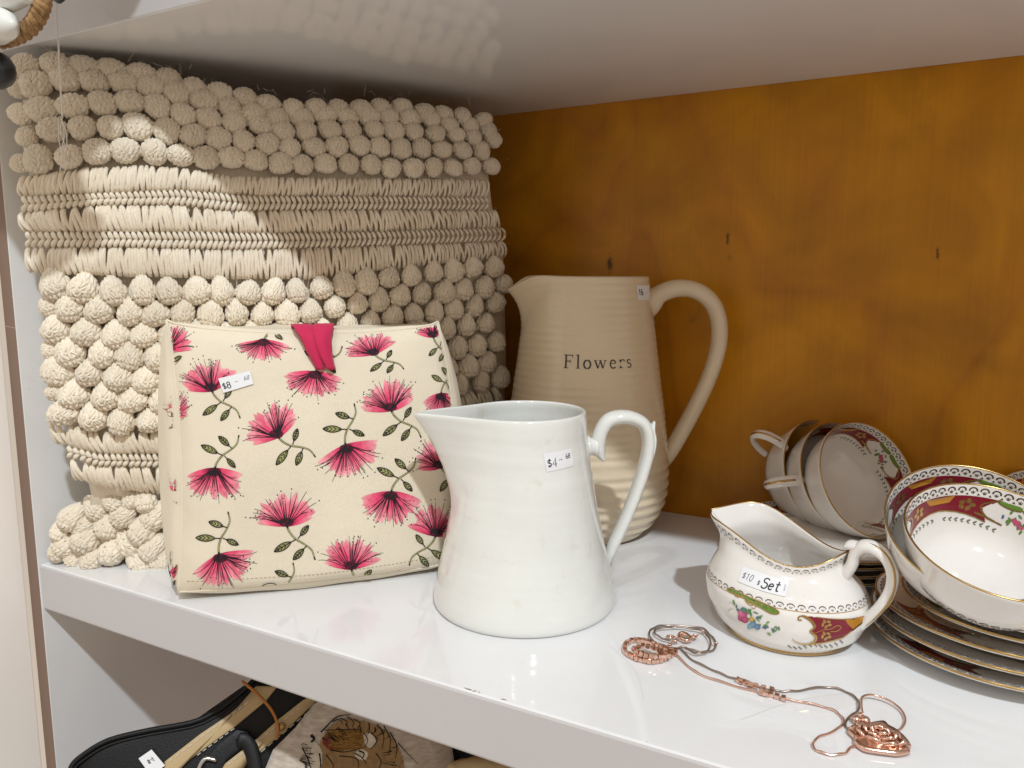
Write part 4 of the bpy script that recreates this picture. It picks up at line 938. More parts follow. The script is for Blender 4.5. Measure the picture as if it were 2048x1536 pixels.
def creamer():
    th = -.336; c = np.array([.5964, -.2291, 0]); e1 = np.array([math.cos(th), math.sin(th), 0]); eb = np.array([-e1[1], e1[0], 0])
    kv = np.array([0, .06, .2, .4, .55, .7, .8, .9, 1.]); ka = np.array([.0395, .041, .0495, .0560, .0570, .0530, .0462, .0445, .0515]); kb = np.array([.038, .0395, .0445, .0480, .0485, .0445, .0370, .0325, .0330])
    kz = np.array([0, .0025, .009, .021, .032, .042, .042, .042, .042]); ks = np.array([0, 0, 0, -.001, -.002, -.003, -.0045, -.0065, -.0105])
    f = np.linspace(0, 1, 160); sm = lambda a: np.convolve(np.pad(np.interp(f, kv, a), 9, mode='edge'), np.hanning(19)/np.hanning(19).sum(), 'valid')
    A, B, Z, SH = sm(ka), sm(kb), np.interp(f, kv, kz), sm(ks)
    def S(phi, v, inset=0.):
        phi = np.asarray(phi, float); v = np.clip(np.asarray(v, float), 0, 1); t = np.cos(phi)
        a, b, z, sh = (np.interp(v, f, q) for q in (A, B, Z, SH))
        q = np.clip((v-.7)/.3, 0, 1); rim = .0664-.0229*t+.0044*t*t+.0204*t**3
        w = np.sin(phi)*(np.abs(np.sin(phi))+1e-6)**(.8*np.clip(-t, 0, 1)**3*q)*(1+.5*np.clip(-t, 0, 1)**2*q); beak = .004*np.clip(-t, 0, 1)**18*q**2
        n = np.hypot(a, b); sc = 1-inset/np.maximum(a, .01)
        x = (a*t*sc)+sh-beak*(1-inset/.01); y = b*w*(1-inset/np.maximum(b, .01))
        zz = np.where(v <= .7, z, .042+(rim-.042)*q)
        return c+np.multiply.outer(x, e1)+np.multiply.outer(y, eb)+np.multiply.outer(zz, [0, 0, 1.])
    root = thing('creamer', c, 'small white floral cream jug with gold-trimmed handle and ten dollar set sticker', 'creamer')
    n = 110; ph = np.linspace(-math.pi, math.pi, n, endpoint=False); rows = []
    o1 = np.full(n, 1.)
    rows.append(S(ph, o1*0, .012)); rows.append(S(ph, o1*0, .0015))
    for v in np.linspace(0, 1, 70): rows.append(S(ph, o1*v))
    r = S(ph, o1, .0007); r[:, 2] += .0007; rows.append(r); r = S(ph, o1, .0014); rows.append(r)
    for v in np.linspace(.985, .07, 50): rows.append(S(ph, o1*v, .0018))
    rows.append(S(ph, o1*.06, .012)); rows.append(S(ph, o1*.06, .030)); m = len(rows); V = np.vstack(rows)
    F = [(i*n+j, i*n+(j+1) % n, (i+1)*n+(j+1) % n, (i+1)*n+j) for i in range(m-1) for j in range(n)]
    k = len(V); V = np.vstack([V, rows[0].mean(0), rows[-1].mean(0)]); F += [(j, k, (j+1) % n) for j in range(n)]+[((m-1)*n+j, (m-1)*n+(j+1) % n, k+1) for j in range(n)]
    part('body', V, F, 'china', root)
    P = S(np.linspace(-math.pi, math.pi, 161), np.ones(161), .0006); P[:, 2] += .0003; V, F = sweep(P, .00062, .00062, np.array([0, 0, 1.]), 8, cap=False); part('gold_rim', V, F, 'gold', root)
    P = S(np.linspace(-math.pi, math.pi, 121), np.full(121, .055), -.0003); V, F = sweep(P, .0009, .0009, np.array([0, 0, 1.]), 8, cap=False); part('gold_line', V, F, 'gold', root)
    sm_ = surf_map(S, 2e-3, 2e-3)
    for v0, h, n_ in ((.925, .052, 50), (.605, .055, 50)):
        ink = Ink()
        for j in range(n_): lace_cell(ink, -math.pi+2*math.pi*(j+.5)/n_, v0, 2*math.pi/n_, h)
        if v0 < .8: ink.ribbon(np.c_[np.linspace(-math.pi, math.pi, 100), np.full(100, .597)], .006, (.42, .24, .07))
        ink.bake('lace_border', sm_, 'china_ink', root, eps=.00025)
    SN = lambda u, v: S(-math.pi+math.pi*np.asarray(u, float), v); inv = px_inverse(SN); fm = px_map(SN, inv)
    z = lambda p: np.c_[1400+np.asarray(p, float)[:, 0]/4.267, 980+np.asarray(p, float)[:, 1]/4.267]
    k, g = Ink(), Ink(); W = (1, 1, 1)
    left = cr(np.array([(885, 1072), (950, 1110), (985, 1165), (945, 1200), (990, 1240), (985, 1285), (930, 1312)]), 16)
    pts = np.vstack([left, [(1040, 1300), (1130, 1280), (1215, 1255), (1290, 1200), (1380, 1130), (1400, 1075), (1300, 1098), (1200, 1102), (1100, 1098), (990, 1085)]])
    k.fill(z(pts), MAR, 1.5); k.layer = 1
    k.fill(z([(1235, 1102), (1300, 1098), (1400, 1072), (1385, 1120), (1300, 1185), (1262, 1150)]), ORA, 1.5)
    g.layer = 2; g.ribbon(z(left), 3.2, W); g.ribbon(z(left+[-12, 4]), 2.2, W); g.ribbon(z(pts[15:22]), 2.6, W); g.ribbon(z(pts[21:]), 2, W)
    g.ribbon(z(cr(np.array([(885, 1072), (845, 1080), (840, 1105), (868, 1108)]), 9)), 3, W); g.ribbon(z(cr(np.array([(930, 1312), (860, 1310), (800, 1285), (790, 1265)]), 9)), 2.6, W, 1)
    for cx, cy in ((1075, 1140), (1072, 1240)):
        for j in range(5): a = j*1.26+.4; g.ell(*z([(cx+30*math.cos(a), cy+24*math.sin(a))])[0], 4.6, 2.7, -a*.5, W, n=8)
    g.ribbon(z(cr(np.array([(1060, 1190), (1120, 1180), (1160, 1155), (1200, 1165), (1170, 1200), (1110, 1205)]), 14)), 1.6, W); g.ribbon(z([(985, 1215), (1080, 1180)]), 1.3, W)
    gs = cr(np.array([(240, 838), (300, 852), (380, 895), (450, 925), (540, 965), (620, 1000), (675, 1040), (660, 1058), (600, 1050), (530, 1010), (450, 972), (400, 950), (370, 915), (300, 890), (245, 862)]), 40, True)
    k.layer = 0; k.quadgrid(z(np.stack([gs[:20], gs[::-1][:20]], 1).reshape(-1, 2)), 20, 2, np.array(GRN)); g.layer = 2; g.ribbon(z(np.vstack([gs, gs[:1]])), 1.9, W)
    rg = random.Random(5)
    for j in range(12): k.layer = 1+j % 2; x = rg.uniform(250, 650); k.ell(*z([(x, 845+(x-250)*.48+rg.uniform(-8, 12))])[0], 2.2, 1.2, .5, (.07, .17, .02), n=6)
    g.ribbon(z(cr(np.array([(300, 900), (330, 915), (370, 905), (400, 960), (440, 985), (480, 970), (470, 1010), (440, 1000)]), 16)), 1.6, W)
    for j in range(46):
        t = rg.random(); x = 235+t*420+rg.gauss(0, 18); y = 975+t*215+rg.gauss(0, 26); k.layer = 1+j % 4
        k.ell(*z([(x, y)])[0], rg.uniform(3, 6.5), rg.uniform(1.4, 2.6), rg.uniform(0, 3), rg.choice([(.13, .27, .06), (.20, .33, .10), (.08, .20, .10), (.07, .15, .20)]), n=7)
    for (x, y, r_, c_, c2) in ((365, 1075, 11, (.42, .05, .16), (.62, .16, .28)), (385, 1105, 8, (.36, .04, .12), (.55, .12, .2)), (352, 1050, 7, (.5, .12, .22), (.66, .28, .36)), (450, 1150, 8, (.10, .22, .34), (.25, .38, .5)), (490, 1165, 7, (.07, .16, .28), (.2, .32, .45)), (425, 1160, 6, (.16, .32, .42), (.3, .45, .5)), (445, 1100, 5, (.55, .28, .05), (.7, .45, .1)), (372, 1020, 6, (.07, .2, .18), (.12, .28, .22))):
        k.layer = 6; k.ell(*z([(x, y)])[0], r_, r_*.8, rg.uniform(0, 3), c_, c2)
    for j in range(11): k.layer = 1; x = 760+j*44; y = 1330+12*math.sin(j)+(0 if j < 6 else -(j-6)*9); k.ell(*z([(x, y)])[0], 3.6, 1.5, .5, GRY, n=6); k.ell(*z([(x+14, y+14)])[0], 2.2, 1.2, -.5, GRY, n=6)
    k.bake('painted_panels', fm, 'china_ink', root, eps=.0003); g.bake('gilding', fm, 'gold', root, eps=.0005)
    # handle
    nrm = np.cross(e1, [0, 0, 1]); q = [(1684, 1172), (1690, 1150), (1703, 1130), (1712, 1106), (1730, 1093), (1752, 1098), (1772, 1115), (1784, 1142), (1783, 1172), (1768, 1203), (1742, 1232), (1712, 1258), (1692, 1276), (1686, 1290)]
    hp = cr(pplane(q, nrm, c), 70); t = np.linspace(0, 1, 70)
    ra = np.interp(t, [0, .08, .2, .3, .5, .85, 1], [.0016, .0042, .0036, .0048, .0034, .0036, .0016]); rb = np.interp(t, [0, .1, .3, .5, .9, 1], [.003, .0048, .0062, .0056, .0050, .0025])
    V, F = sweep(hp, ra, rb, nrm, 18); h = part('handle', V, F, 'china', root)
    V, F = sweep(cr(pplane([(1693, 1092), (1702, 1090), (1716, 1093), (1728, 1094)], nrm, c), 12), [.0012, .0022, .003, .0034, .0036, .0036, .0036, .0036, .0034, .003, .0022, .0014], .0052, nrm, 12); part('thumb_rest', V, F, 'china', h)
    for s_ in (-1, 1):
        cn = hp.mean(0); outw = unit(hp[24:68]-cn); V, F = sweep(hp[24:68]+outw*.0029+nrm*s_*.0030, .0008, .0010, nrm, 7); part('gold_line', V, F, 'gold', h)
    # price label
    qd = inv(np.array([(1477, 1163), (1571, 1194), (1580, 1160), (1486, 1132)], float))
    sticker_on(SN, qd, root, [('$10', .05, .28, .40, .035, .2, (.08, .08, .1)), ('$', .40, .22, .30, .035, .1, (.08, .08, .1)), ('Set', .49, .16, .62, .075, .15, DK), ('8', .93, .3, .16, .02, 0, (.3, .3, .3)), ('6', .93, .5, .16, .02, 0, (.3, .3, .3))], off=.0006)
creamer()

# ================================================================== NECKLACE
def necklace():
    z = lambda p: np.c_[1200+np.asarray(p, float)[:, 0]/2.926, 1200+np.asarray(p, float)[:, 1]/2.926]
    P0 = pfloor((1500, 1400)); root = thing('necklace', P0, 'rose gold chain necklace with beads and flower pendant, lying on the white shelf', 'necklace')
    def chain(pts, m, r=.00068, zz=.0011, lift=None):
        p = z(cr(np.array(pts, float), max(40, len(pts)*10))); P = pfloor(p, zz)
        if lift is not None: P[:, 2] += np.interp(np.linspace(0, 1, len(P)), *lift)
        else: P[:, 2] += .0003*np.sin(np.arange(len(P))*.5)
        V, F = tube(P, r, 8); return part('chain', V, F, m, root)
    chain([(395, 275), (320, 245), (287, 205), (305, 168), (360, 150), (450, 150), (590, 163), (645, 205), (678, 250), (665, 290), (610, 303), (540, 292), (490, 275), (440, 282), (400, 276)], 'antique_chain', zz=.0016)
    chain([(420, 240), (360, 222), (322, 195), (330, 170), (400, 160), (480, 160), (590, 178), (632, 215), (648, 258), (625, 300), (565, 312), (500, 285)], 'antique_chain', zz=.0030)
    chain([(470, 285), (540, 350), (640, 400), (730, 440), (800, 465), (900, 500), (1010, 528), (1080, 534), (1160, 530), (1300, 510), (1400, 521), (1480, 560), (1520, 610), (1500, 655), (1450, 692), (1436, 735), (1470, 760), (1520, 770)], 'antique_chain')
    chain([(440, 315), (520, 390), (600, 440), (750, 490), (930, 540), (1080, 577), (1200, 600), (1330, 630), (1400, 668), (1425, 712), (1380, 760), (1285, 800), (1246, 840), (1268, 880), (1350, 905), (1430, 897), (1475, 860), (1540, 850)], 'rose_gold')
    chain([(1535, 700), (1527, 640), (1535, 600), (1590, 580), (1680, 600), (1755, 645), (1786, 705), (1762, 755), (1700, 778)], 'rose_gold', lift=([0, .2, .6, 1], [.003, .004, .001, 0]))
    cube = None
    def bead(px, zz, size, ang):
        nonlocal cube
        if cube is None:
            v, f = boxv(-1, 1, -1, 1, -1, 1); import bmesh
            me = meshdata('bead', v/K, f, 'rose_gold', smooth=False); bm = bmesh.new(); bm.from_mesh(me); bmesh.ops.bevel(bm, geom=bm.edges[:], offset=.45, segments=2, affect='EDGES', profile=.7); bm.to_mesh(me); bm.free(); cube = me
        o = bpy.data.objects.new('bead', cube); col.objects.link(o); o.parent = root; P = pfloor(z([px])[0], zz)-np.array(root.location)/K
        o.location = [float(a)*K for a in P]; o.rotation_euler = (rnd.uniform(-.3, .3), rnd.uniform(-.3, .3), ang+rnd.uniform(-.2, .2)); o.scale = (size*K,)*3
    def beads(pts, n, zz, size=.00145):
        p = cr(np.array(pts, float), n); d = np.gradient(pfloor(z(p)), axis=0)
        for i in range(n): bead(p[i], zz+.0003*math.sin(i*2.), size, math.atan2(d[i, 1], d[i, 0]))
    beads([(810, 468), (850, 482), (900, 498), (1005, 524)], 8, .0021); beads([(945, 540), (1000, 552), (1075, 574)], 5, .0021)
    beads([(143, 290), (150, 258), (190, 235), (250, 236), (310, 252), (370, 278), (440, 295)], 17, .0022); beads([(150, 305), (190, 330), (255, 352), (320, 357), (380, 340), (440, 310)], 15, .0022)
    beads([(200, 285), (250, 268), (310, 280), (360, 302), (400, 312)], 9, .0055); beads([(220, 305), (280, 325), (340, 328), (400, 322)], 8, .0052)
    # clasp
    for (x, y, r_, zz) in ((412, 215, 22, .003), (440, 238, 15, .003), (548, 216, 17, .003), (560, 205, 12, .005), (408, 262, 10, .004), (602, 182, 9, .003), (680, 252, 9, .003)):
        t = np.linspace(0, 2*math.pi, 25); V, F = sweep(pfloor(z(np.c_[x+r_*np.cos(t), y+r_*.62*np.sin(t)]), zz)+np.array([0, 0, .001])*np.sin(t)[:, None], .0007, .0007, np.array([0, 0, 1.]), 7, cap=False); part('link', V, F, 'rose_gold', root)
    lc = pfloor(z(cr(np.array([(450, 222), (470, 196), (500, 200), (530, 226), (505, 236), (478, 226), (468, 208)]), 30)), .0035); V, F = sweep(lc, np.interp(np.linspace(0, 1, 30), [0, .3, .6, 1], [.0007, .0017, .0015, .0006]), .0014, np.array([0, 0, 1.]), 9); part('clasp', V, F, 'rose_gold', root)
    # pendant: an open rose with layered petals
    out = cr(np.array([(1450, 792), (1470, 765), (1520, 770), (1570, 752), (1655, 738), (1690, 765), (1735, 790), (1790, 838), (1818, 880), (1790, 890), (1812, 915), (1745, 930), (1690, 925), (1610, 915), (1540, 900), (1490, 862), (1485, 830)]), 68, True)
    R = pfloor(z(out), .0); ctr = R.mean(0); b = Bag(); rings_ = [(1., .0006), (1.01, .0022), (.95, .0034), (.80, .0028), (.5, .0034), (.2, .0045)]
    V = np.vstack([ctr+(R-ctr)*a+[0, 0, h+.0006] for a, h in rings_]); n = len(R); V = np.vstack([V, ctr+[0, 0, .005]]); F = [(i*n+j, i*n+(j+1) % n, (i+1)*n+(j+1) % n, (i+1)*n+j) for i in range(len(rings_)-1) for j in range(n)]+[((len(rings_)-1)*n+j, (len(rings_)-1)*n+(j+1) % n, len(V)-1) for j in range(n)]+[tuple(range(n))[::-1]]
    pd = part('pendant', V, F, 'rose_gold', root)
    e1 = unit(R[34]-R[0]); e1 = unit(pfloor(z([(1800, 900)])[0])-pfloor(z([(1470, 790)])[0])); e2 = np.cross([0, 0, 1.], e1); L = .5*np.linalg.norm(pfloor(z([(1800, 900)])[0])-pfloor(z([(1470, 790)])[0]))
    rg = random.Random(9)
    for ringi, (rad, n_, hgt) in enumerate(((.62, 7, .0045), (.40, 5, .0058), (.2, 3, .0068))):
        for j in range(n_):
            a = j*2*math.pi/n_+ringi*.5; t = np.linspace(-1, 1, 13); cx = ctr+(e1*math.cos(a)*L*rad+e2*math.sin(a)*L*rad*.62)
            w = L*.36*(1-.2*ringi); tang = -e1*math.sin(a)+e2*math.cos(a)*.62; outd = e1*math.cos(a)+e2*math.sin(a)*.62
            P = cx+np.outer(t*w, tang)+np.outer((1-t*t)*w*.55, outd)+np.outer(np.full(13, hgt)+.0008*np.cos(t*3), [0, 0, 1.])
            V, F = sweep(P, .0012*(1-.35*t*t), .0015*(1-.35*t*t), np.array([0, 0, 1.]), 8); part('petal', V, F, 'rose_gold', pd)
    for (x, y, r_) in ((1500, 700, .0026), (1525, 678, .0021), (1553, 706, .0027), (1520, 735, .0024)):
        p = pfloor(z([(x, y)])[0], r_); t = np.linspace(-1, 1, 9)[1:-1]; V, F = sweep(p+np.outer(t, [0, 0, r_]), r_*np.sqrt(1-t*t), r_*np.sqrt(1-t*t), np.array([0, 1., 0]), 12); part('bail_bead', V, F, 'rose_gold', root)
necklace()

# ================================================================== LOWER BAY: bags pushed under the shelf
def slab(px, n, p0, thick, bulge=0., step=None, m=None):
    """outline given in pixels on the plane (n, p0), extruded away from the camera, softly padded on the front"""
    R = pplane(np.array(px, float), n, p0); c = R.mean(0); k = len(R); n = unit(n)
    rings_ = [(1., -thick), (1.0, -.0025), (.985, 0.), (.93, bulge*.4), (.8, bulge*.75), (.5, bulge), (.2, bulge)]
    V = np.vstack([c+(R-c)*a+n*h for a, h in rings_]+[c[None]+n*bulge]); F = [(i*k+j, i*k+(j+1) % k, (i+1)*k+(j+1) % k, (i+1)*k+j) for i in range(len(rings_)-1) for j in range(k)]
    F += [(6*k+j, 6*k+(j+1) % k, 7*k) for j in range(k)]+[tuple(range(k))[::-1]]
    return V, F
def lower_bay():
    n = unit(np.array([.62, -.62, .48])); p0 = pdepth(np.array([330., 1500.]), .655)
    z7 = lambda p: np.c_[np.asarray(p, float)[:, 0]/1.95, 1150+np.asarray(p, float)[:, 1]/1.95]
    root = thing('handbag', p0+[.05, .05, -.1], 'black and cream leather handbag with buckled straps under the shelf', 'handbag')
    top = cr(np.array([(137, 1560), (142, 1530), (165, 1507), (215, 1478), (290, 1459), (385, 1441), (440, 1414), (486, 1378), (520, 1352), (600, 1350), (650, 1380)]), 60)
    out = np.vstack([top, [(640, 1480), (600, 1560), (540, 1640), (400, 1700), (140, 1700)]])
    V, F = slab(out, n, p0, .05, .004); part('body', V, F, 'black_leather', root, fix=True)
    for off, r in ((3, .0022), (12, .0012)):
        pp = top[1:-8]+np.array([.35, .94])*off; V, F = tube(pplane(pp, n, p0+n*.0045), r, 8); part('piping', V, F, 'black_leather', root)
    def strap(px, lift, m, th=.004, name='strap'):
        V, F = slab(px, n, p0+n*lift, th, .0006); return part(name, V, F, m, root, fix=True)
    s1 = strap([(326, 1560), (328, 1524), (400, 1468), (461, 1427), (497, 1394), (512, 1372), (556, 1372), (533, 1401), (472, 1452), (400, 1504), (359, 1536), (340, 1560)], .008, 'cream_leather')
    s2 = strap([(430, 1560), (446, 1530), (513, 1478), (559, 1437), (605, 1401), (628, 1388), (634, 1402), (564, 1468), (513, 1509), (482, 1536), (470, 1560)], .011, 'cream_leather')
    s3 = strap([(395, 1560), (415, 1512), (438, 1486), (475, 1458), (497, 1462), (505, 1478), (480, 1500), (452, 1522), (432, 1560)], .012, 'black_leather')
    kp = cr(pplane(np.array([(478, 1480), (492, 1482), (503, 1500), (510, 1530), (512, 1560)], float), n, p0+n*.018), 20); V, F = sweep(kp, .0058, .0016, n, 10); part('strap_keeper', V, F, 'black_leather', root)
    rg = [(418, 1560), (398, 1542), (410, 1518), (432, 1520)]
    V, F = tube(cr(pplane(np.array(rg, float), n, p0+n*.017), 24), .0018, 9); part('buckle', V, F, 'steel', root)
    for a, b, k in (((336, 1519), (500, 1396), 13), ((452, 1527), (604, 1405), 12), ((505, 1513), (620, 1415), 8), ((392, 1507), (470, 1450), 7)):
        st = Bag()
        for i in range(k):
            A = lerp(np.array(a, float), np.array(b, float), i/k); B = lerp(np.array(a, float), np.array(b, float), (i+.6)/k)
            V, F = tube(pplane(np.array([A, (A+B)/2, B])+[2.5, 3.5], n, p0+n*(.0092 if a[0] < 400 else .0122)), .00035, 5); st.add(V, F)
        st.build('stitching', 'thread', root)['kind'] = 'stuff'
    c = pplane((563., 1453.), n, p0+n*.0125); V, F = sweep(np.array([c, c+n*.0015, c+n*.0024, c+n*.0028]), [.0034, .0034, .0024, .0006], [.0034, .0034, .0024, .0006], unit(np.cross(n, [1, 0, 0])), 14); part('rivet', V, F, 'gold', root)
    el = tag(part('elastic_cord', *tube(cr(pplane(np.array([(484, 1362), (518, 1391), (544, 1422), (556, 1453), (554, 1478)], float), n, p0+n*.0155), 30), .0013, 8), 'elastic'), 'thin orange-brown elastic cord stretched over the handbag straps', 'cord')
    # swing tag
    q = np.array([(277, 1517), (303, 1499), (330, 1531), (302, 1552)], float); R = pplane(q, n, p0+n*.009); 
    tg = part('price_tag', np.vstack([R, R-n*.0004]), [(0, 1, 2, 3), (7, 6, 5, 4), (0, 4, 5, 1), (1, 5, 6, 2), (2, 6, 7, 3), (3, 7, 4, 0)], 'paper', None, smooth=False); tag(tg, 'small white paper price tag on the black leather handbag', 'tag')
    ink = Ink(); write(ink, '$4', 0, 0, .45, .05, DK); U = R[2]-R[1]; W = R[0]-R[1]; 
    def fn(P, off): return R[1]+np.outer(.72-P[:, 0]*.9, W)+np.outer(.30+P[:, 1]*.5, U)*1.0+n*.0004, None
    ink.bake('printed_price', fn, 'paper_ink', tg)
    # tiger tapestry bag
    n2 = unit(np.array([.50, -.72, .50])); p2 = pdepth(np.array([720., 1490.]), .665)
    rt = thing('tote_bag', p2+[0, .03, -.1], 'beige plush bag embroidered with a tiger face under the shelf', 'bag')
    V, F = slab([(520, 1560), (545, 1500), (590, 1455), (625, 1410), (660, 1385), (760, 1390), (860, 1440), (905, 1500), (915, 1580), (860, 1680), (560, 1680)], n2, p2, .05, .008); part('body', V, F, 'plush', rt, fix=True)
    zt = lambda p: np.c_[370+np.asarray(p, float)[:, 0]/3.864, 1360+np.asarray(p, float)[:, 1]/3.864]
    k = Ink(); BR1, BR2, BLK, WH = (.17, .085, .02), (.27, .17, .08), (.012, .01, .01), (.55, .5, .42)
    face = cr(np.array([(1000, 700), (1040, 520), (1100, 400), (1180, 320), (1300, 300), (1440, 330), (1570, 400), (1650, 520), (1690, 640), (1660, 760), (1400, 800), (1150, 780)]), 40, True)
    k.fill(zt(face), BR2, 3.); k.layer = 1; k.fill(zt([(1090, 420), (1150, 390), (1370, 372), (1385, 440), (1375, 512), (1200, 545), (1130, 530), (1100, 480)]), BR1, 2.); k.layer = 2
    k.fill(zt([(1075, 440), (1120, 430), (1140, 500), (1165, 540), (1110, 525), (1075, 490)]), (.17, .04, .03), 2.); k.fill(zt(cr(np.array([(1000, 480), (1060, 520), (1070, 620), (1040, 720), (980, 640)]), 14, True)), WH, 2.)
    k.fill(zt(cr(np.array([(1320, 560), (1370, 530), (1420, 560), (1400, 610), (1340, 600)]), 12, True)), WH, 1.5); k.fill(zt(cr(np.array([(1390, 420), (1450, 410), (1480, 470), (1440, 520), (1400, 490)]), 12, True)), WH, 1.5); k.layer = 3
    rg = random.Random(11)
    for (x0, y0, x1, y1, x2, y2, w) in ((1060, 400, 1180, 285, 1290, 265, 12), (1150, 320, 1200, 300, 1230, 340, 9), (1210, 290, 1260, 320, 1250, 360, 9), (1260, 280, 1310, 320, 1300, 360, 9), (1310, 300, 1360, 330, 1340, 370, 9), (1090, 385, 1240, 378, 1370, 375, 8), (1130, 535, 1250, 550, 1380, 515, 10), (1385, 400, 1420, 460, 1390, 520, 9), (1440, 400, 1490, 460, 1440, 530, 10), (1320, 560, 1370, 590, 1410, 640, 11), (1350, 540, 1390, 560, 1380, 600, 14), (1050, 560, 1060, 640, 1050, 700, 12), (985, 420, 1010, 450, 985, 475, 26), (920, 520, 960, 600, 990, 690, 12), (900, 610, 940, 640, 960, 680, 10), (1490, 340, 1540, 420, 1530, 520, 9), (1540, 350, 1590, 450, 1580, 560, 9), (1590, 400, 1640, 500, 1630, 600, 9), (1100, 570, 1150, 640, 1160, 700, 9), (1200, 580, 1330, 600, 1350, 680, 9), (1480, 560, 1520, 620, 1500, 700, 9), (1650, 480, 1720, 560, 1800, 640, 8)):
        k.ribbon(zt(cr(np.array([(x0, y0), (x1, y1), (x2, y2)], float), 12)), w/3.864, BLK, w/8)
    for j in range(34):
        a = rg.uniform(-2.7, .5); r0 = rg.uniform(.72, .98); cx, cy = 1340+330*r0*math.cos(a), 600+300*r0*math.sin(a); L = rg.uniform(40, 95)
        k.ribbon(zt(cr(np.array([(cx, cy), (cx-L*.5*math.cos(a)+14, cy-L*.5*math.sin(a)), (cx-L*math.cos(a), cy-L*math.sin(a))]), 8)), rg.uniform(1.6, 3.2), BLK, .6)
    for j in range(26):
        x, y = rg.uniform(900, 985), rg.uniform(480, 690); k.ribbon(zt([(x, y), (x+rg.uniform(15, 45), y+rg.uniform(-6, 18))]), 1.3, BLK)
    for j in range(60):
        x, y = rg.uniform(1110, 1370), rg.uniform(395, 520); k.ribbon(zt([(x, y), (x+rg.uniform(20, 60), y-4)]), .8, (.33, .19, .06))
    def f2(P, off):
        X = pplane(P, n2, p2); c = pplane(np.array([[720., 1530.]]), n2, p2)[0]
        return X+n2*(.0086+np.asarray(off)[:, None]*2), None
    k.bake('embroidered_tiger', f2, 'cloth_ink', rt)['kind'] = 'stuff'
    # things farther right; the pouch's unseen right end is added to block light
    p3 = pdepth(np.array([880., 1500.]), .70); V, F = slab([(868, 1900), (872, 1520), (890, 1478), (935, 1492), (1200, 1560), (1900, 1640), (2300, 1800), (2300, 1900)], unit([.3, -.9, .3]), p3, .05, .004)
    tag(part('pouch', V, F, 'black_leather', None, fix=True), 'black pouch in the dark beside the tiger bag, unseen right end stretched to block light', 'pouch')
    p4 = pdepth(np.array([960., 1530.]), .62); V, F = slab(cr(np.array([(885, 1700), (890, 1545), (915, 1524), (950, 1518), (990, 1522), (1030, 1545), (1050, 1700)]), 30), unit([.3, -.8, .5]), p4, .05, .01)
    tag(part('purse', V, F, 'cream_leather', None, fix=True), 'rounded beige purse top just visible under the shelf edge', 'purse')
lower_bay()

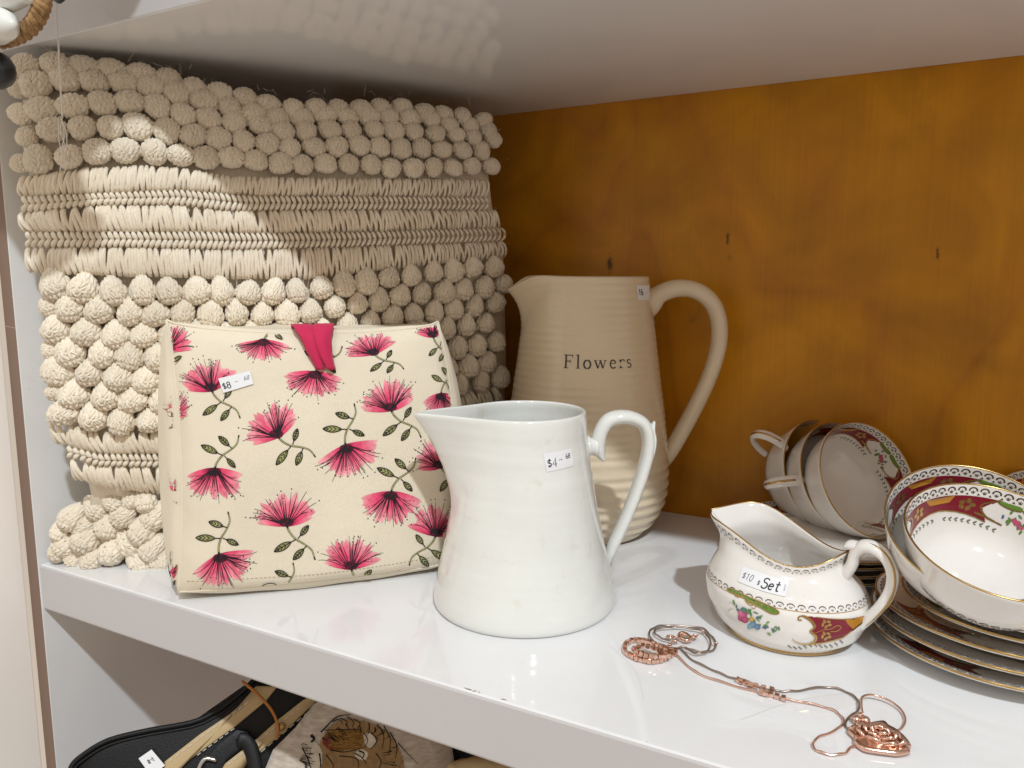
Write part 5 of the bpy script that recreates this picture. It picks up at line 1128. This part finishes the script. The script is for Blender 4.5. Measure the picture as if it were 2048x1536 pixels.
# ================================================================== THINGS HANGING FROM THE UPPER SHELF, TOP LEFT
def top_left():
    py = -.495; pl = lambda p, y=py: pplane(np.array(p, float), (0, 1, 0), (0, y, 0))
    c = pl((20, 10)); root = thing('hanging_ornament', c, 'white hanging ornament with a thick jute rope loop, cut off at top left, unseen part shaped to cast shadow', 'ornament')
    out = cr(np.array([(64, -6), (46, 12), (20, 26), (-4, 32), (-100, 34), (-215, -40), (-290, -260), (-285, -560), (-110, -760), (150, -780), (205, -690), (110, -520), (100, -400), (62, -250), (20, -120)]), 44, True)  # outline beyond the frame is invented, shaped to shade the cushion's top-left corner
    R = pl(out); m = R.mean(0); k = len(R); rr = [(.5, .012), (.85, .010), (.97, .005), (1, 0), (.97, -.005), (.85, -.010), (.5, -.012)]
    V = np.vstack([m+(R-m)*a+np.array([0, h, 0]) for a, h in rr]+[m[None]+[0, .012, 0], m[None]-[0, .012, 0]]); F = [(i*k+j, i*k+(j+1) % k, (i+1)*k+(j+1) % k, (i+1)*k+j) for i in range(6) for j in range(k)]+[(j, 7*k, (j+1) % k) for j in range(k)]+[(6*k+j, 6*k+(j+1) % k, 7*k+1) for j in range(k)]
    part('shadow_plaque', V, F, 'white_glaze', root, fix=True)
    p = pl([(-40, 52), (-20, 51), (0, 50), (18, 50), (29, 50)], py-.004); V, F = sweep(p, [.012, .0115, .0105, .0075, .0025], [.011, .0105, .0095, .007, .002], np.array([0, 1., 0]), 18); part('knob', V, F, 'white_glaze', root)
    rp = cr(pl([(86, -60), (86, -10), (83, 14), (73, 38), (54, 60), (28, 74), (0, 81), (-40, 84)], py+.006), 60); t = np.arange(60)
    b = Bag()
    for s in range(3):
        ph = t*.55+s*2.094; tg = unit(np.gradient(rp, axis=0)); nn = np.cross(tg, [0, 1., 0]); P = rp+nn*(np.cos(ph)*.0026)[:, None]+np.array([0, 1., 0])*(np.sin(ph)*.0026)[:, None]; V, F = sweep(P, .0027, .0027, np.array([0, 1., 0]), 10); b.add(V, F)
    b.build('rope', 'jute', root)
    V, F = sweep(pl([(-14, 140), (-10, 140), (-2, 140), (5, 140), (8, 140)], py), [.011, .0115, .0105, .007, .002], [.011, .0115, .0105, .007, .002], np.array([0, 1., 0]), 16)
    tag(part('knob', V, F, 'black_plastic'), 'round black knob at the left edge beside the cushion', 'knob')
    th = thing('thread', pl((115, 10), -.42), 'white cotton thread with frayed end hanging in front of the cushion', 'thread')
    main = cr(pl([(110, -40), (112, 0), (114, 50), (117, 95), (121, 165), (125, 235)], -.424), 40); main[:, 0] += .0003*np.sin(np.arange(40)*.9); V, F = tube(main, .00062, 7); part('strand', V, F, 'thread', th)
    for i, q in enumerate([[(125, 233), (121, 262), (129, 290), (122, 322), (127, 338)], [(125, 233), (131, 270), (127, 300), (134, 330), (131, 348)], [(125, 233), (137, 262), (139, 290), (135, 318), (138, 330)], [(125, 235), (126, 280), (132, 310), (128, 345)]]):
        P = cr(pl(q, -.424), 30); P[:, 1] -= .001*i; V, F = tube(P, .00034, 6); part('frayed_end', V, F, 'thread', th)
    V, F = sweep(pl([(104, -10), (110, -4), (118, 1), (124, -4), (130, -10)], -.428), .0022, .0022, np.array([0, 1., 0]), 8); tag(part('hook', V, F, 'black_plastic'), 'tiny black hook holding the thread at the top edge', 'hook')
top_left()
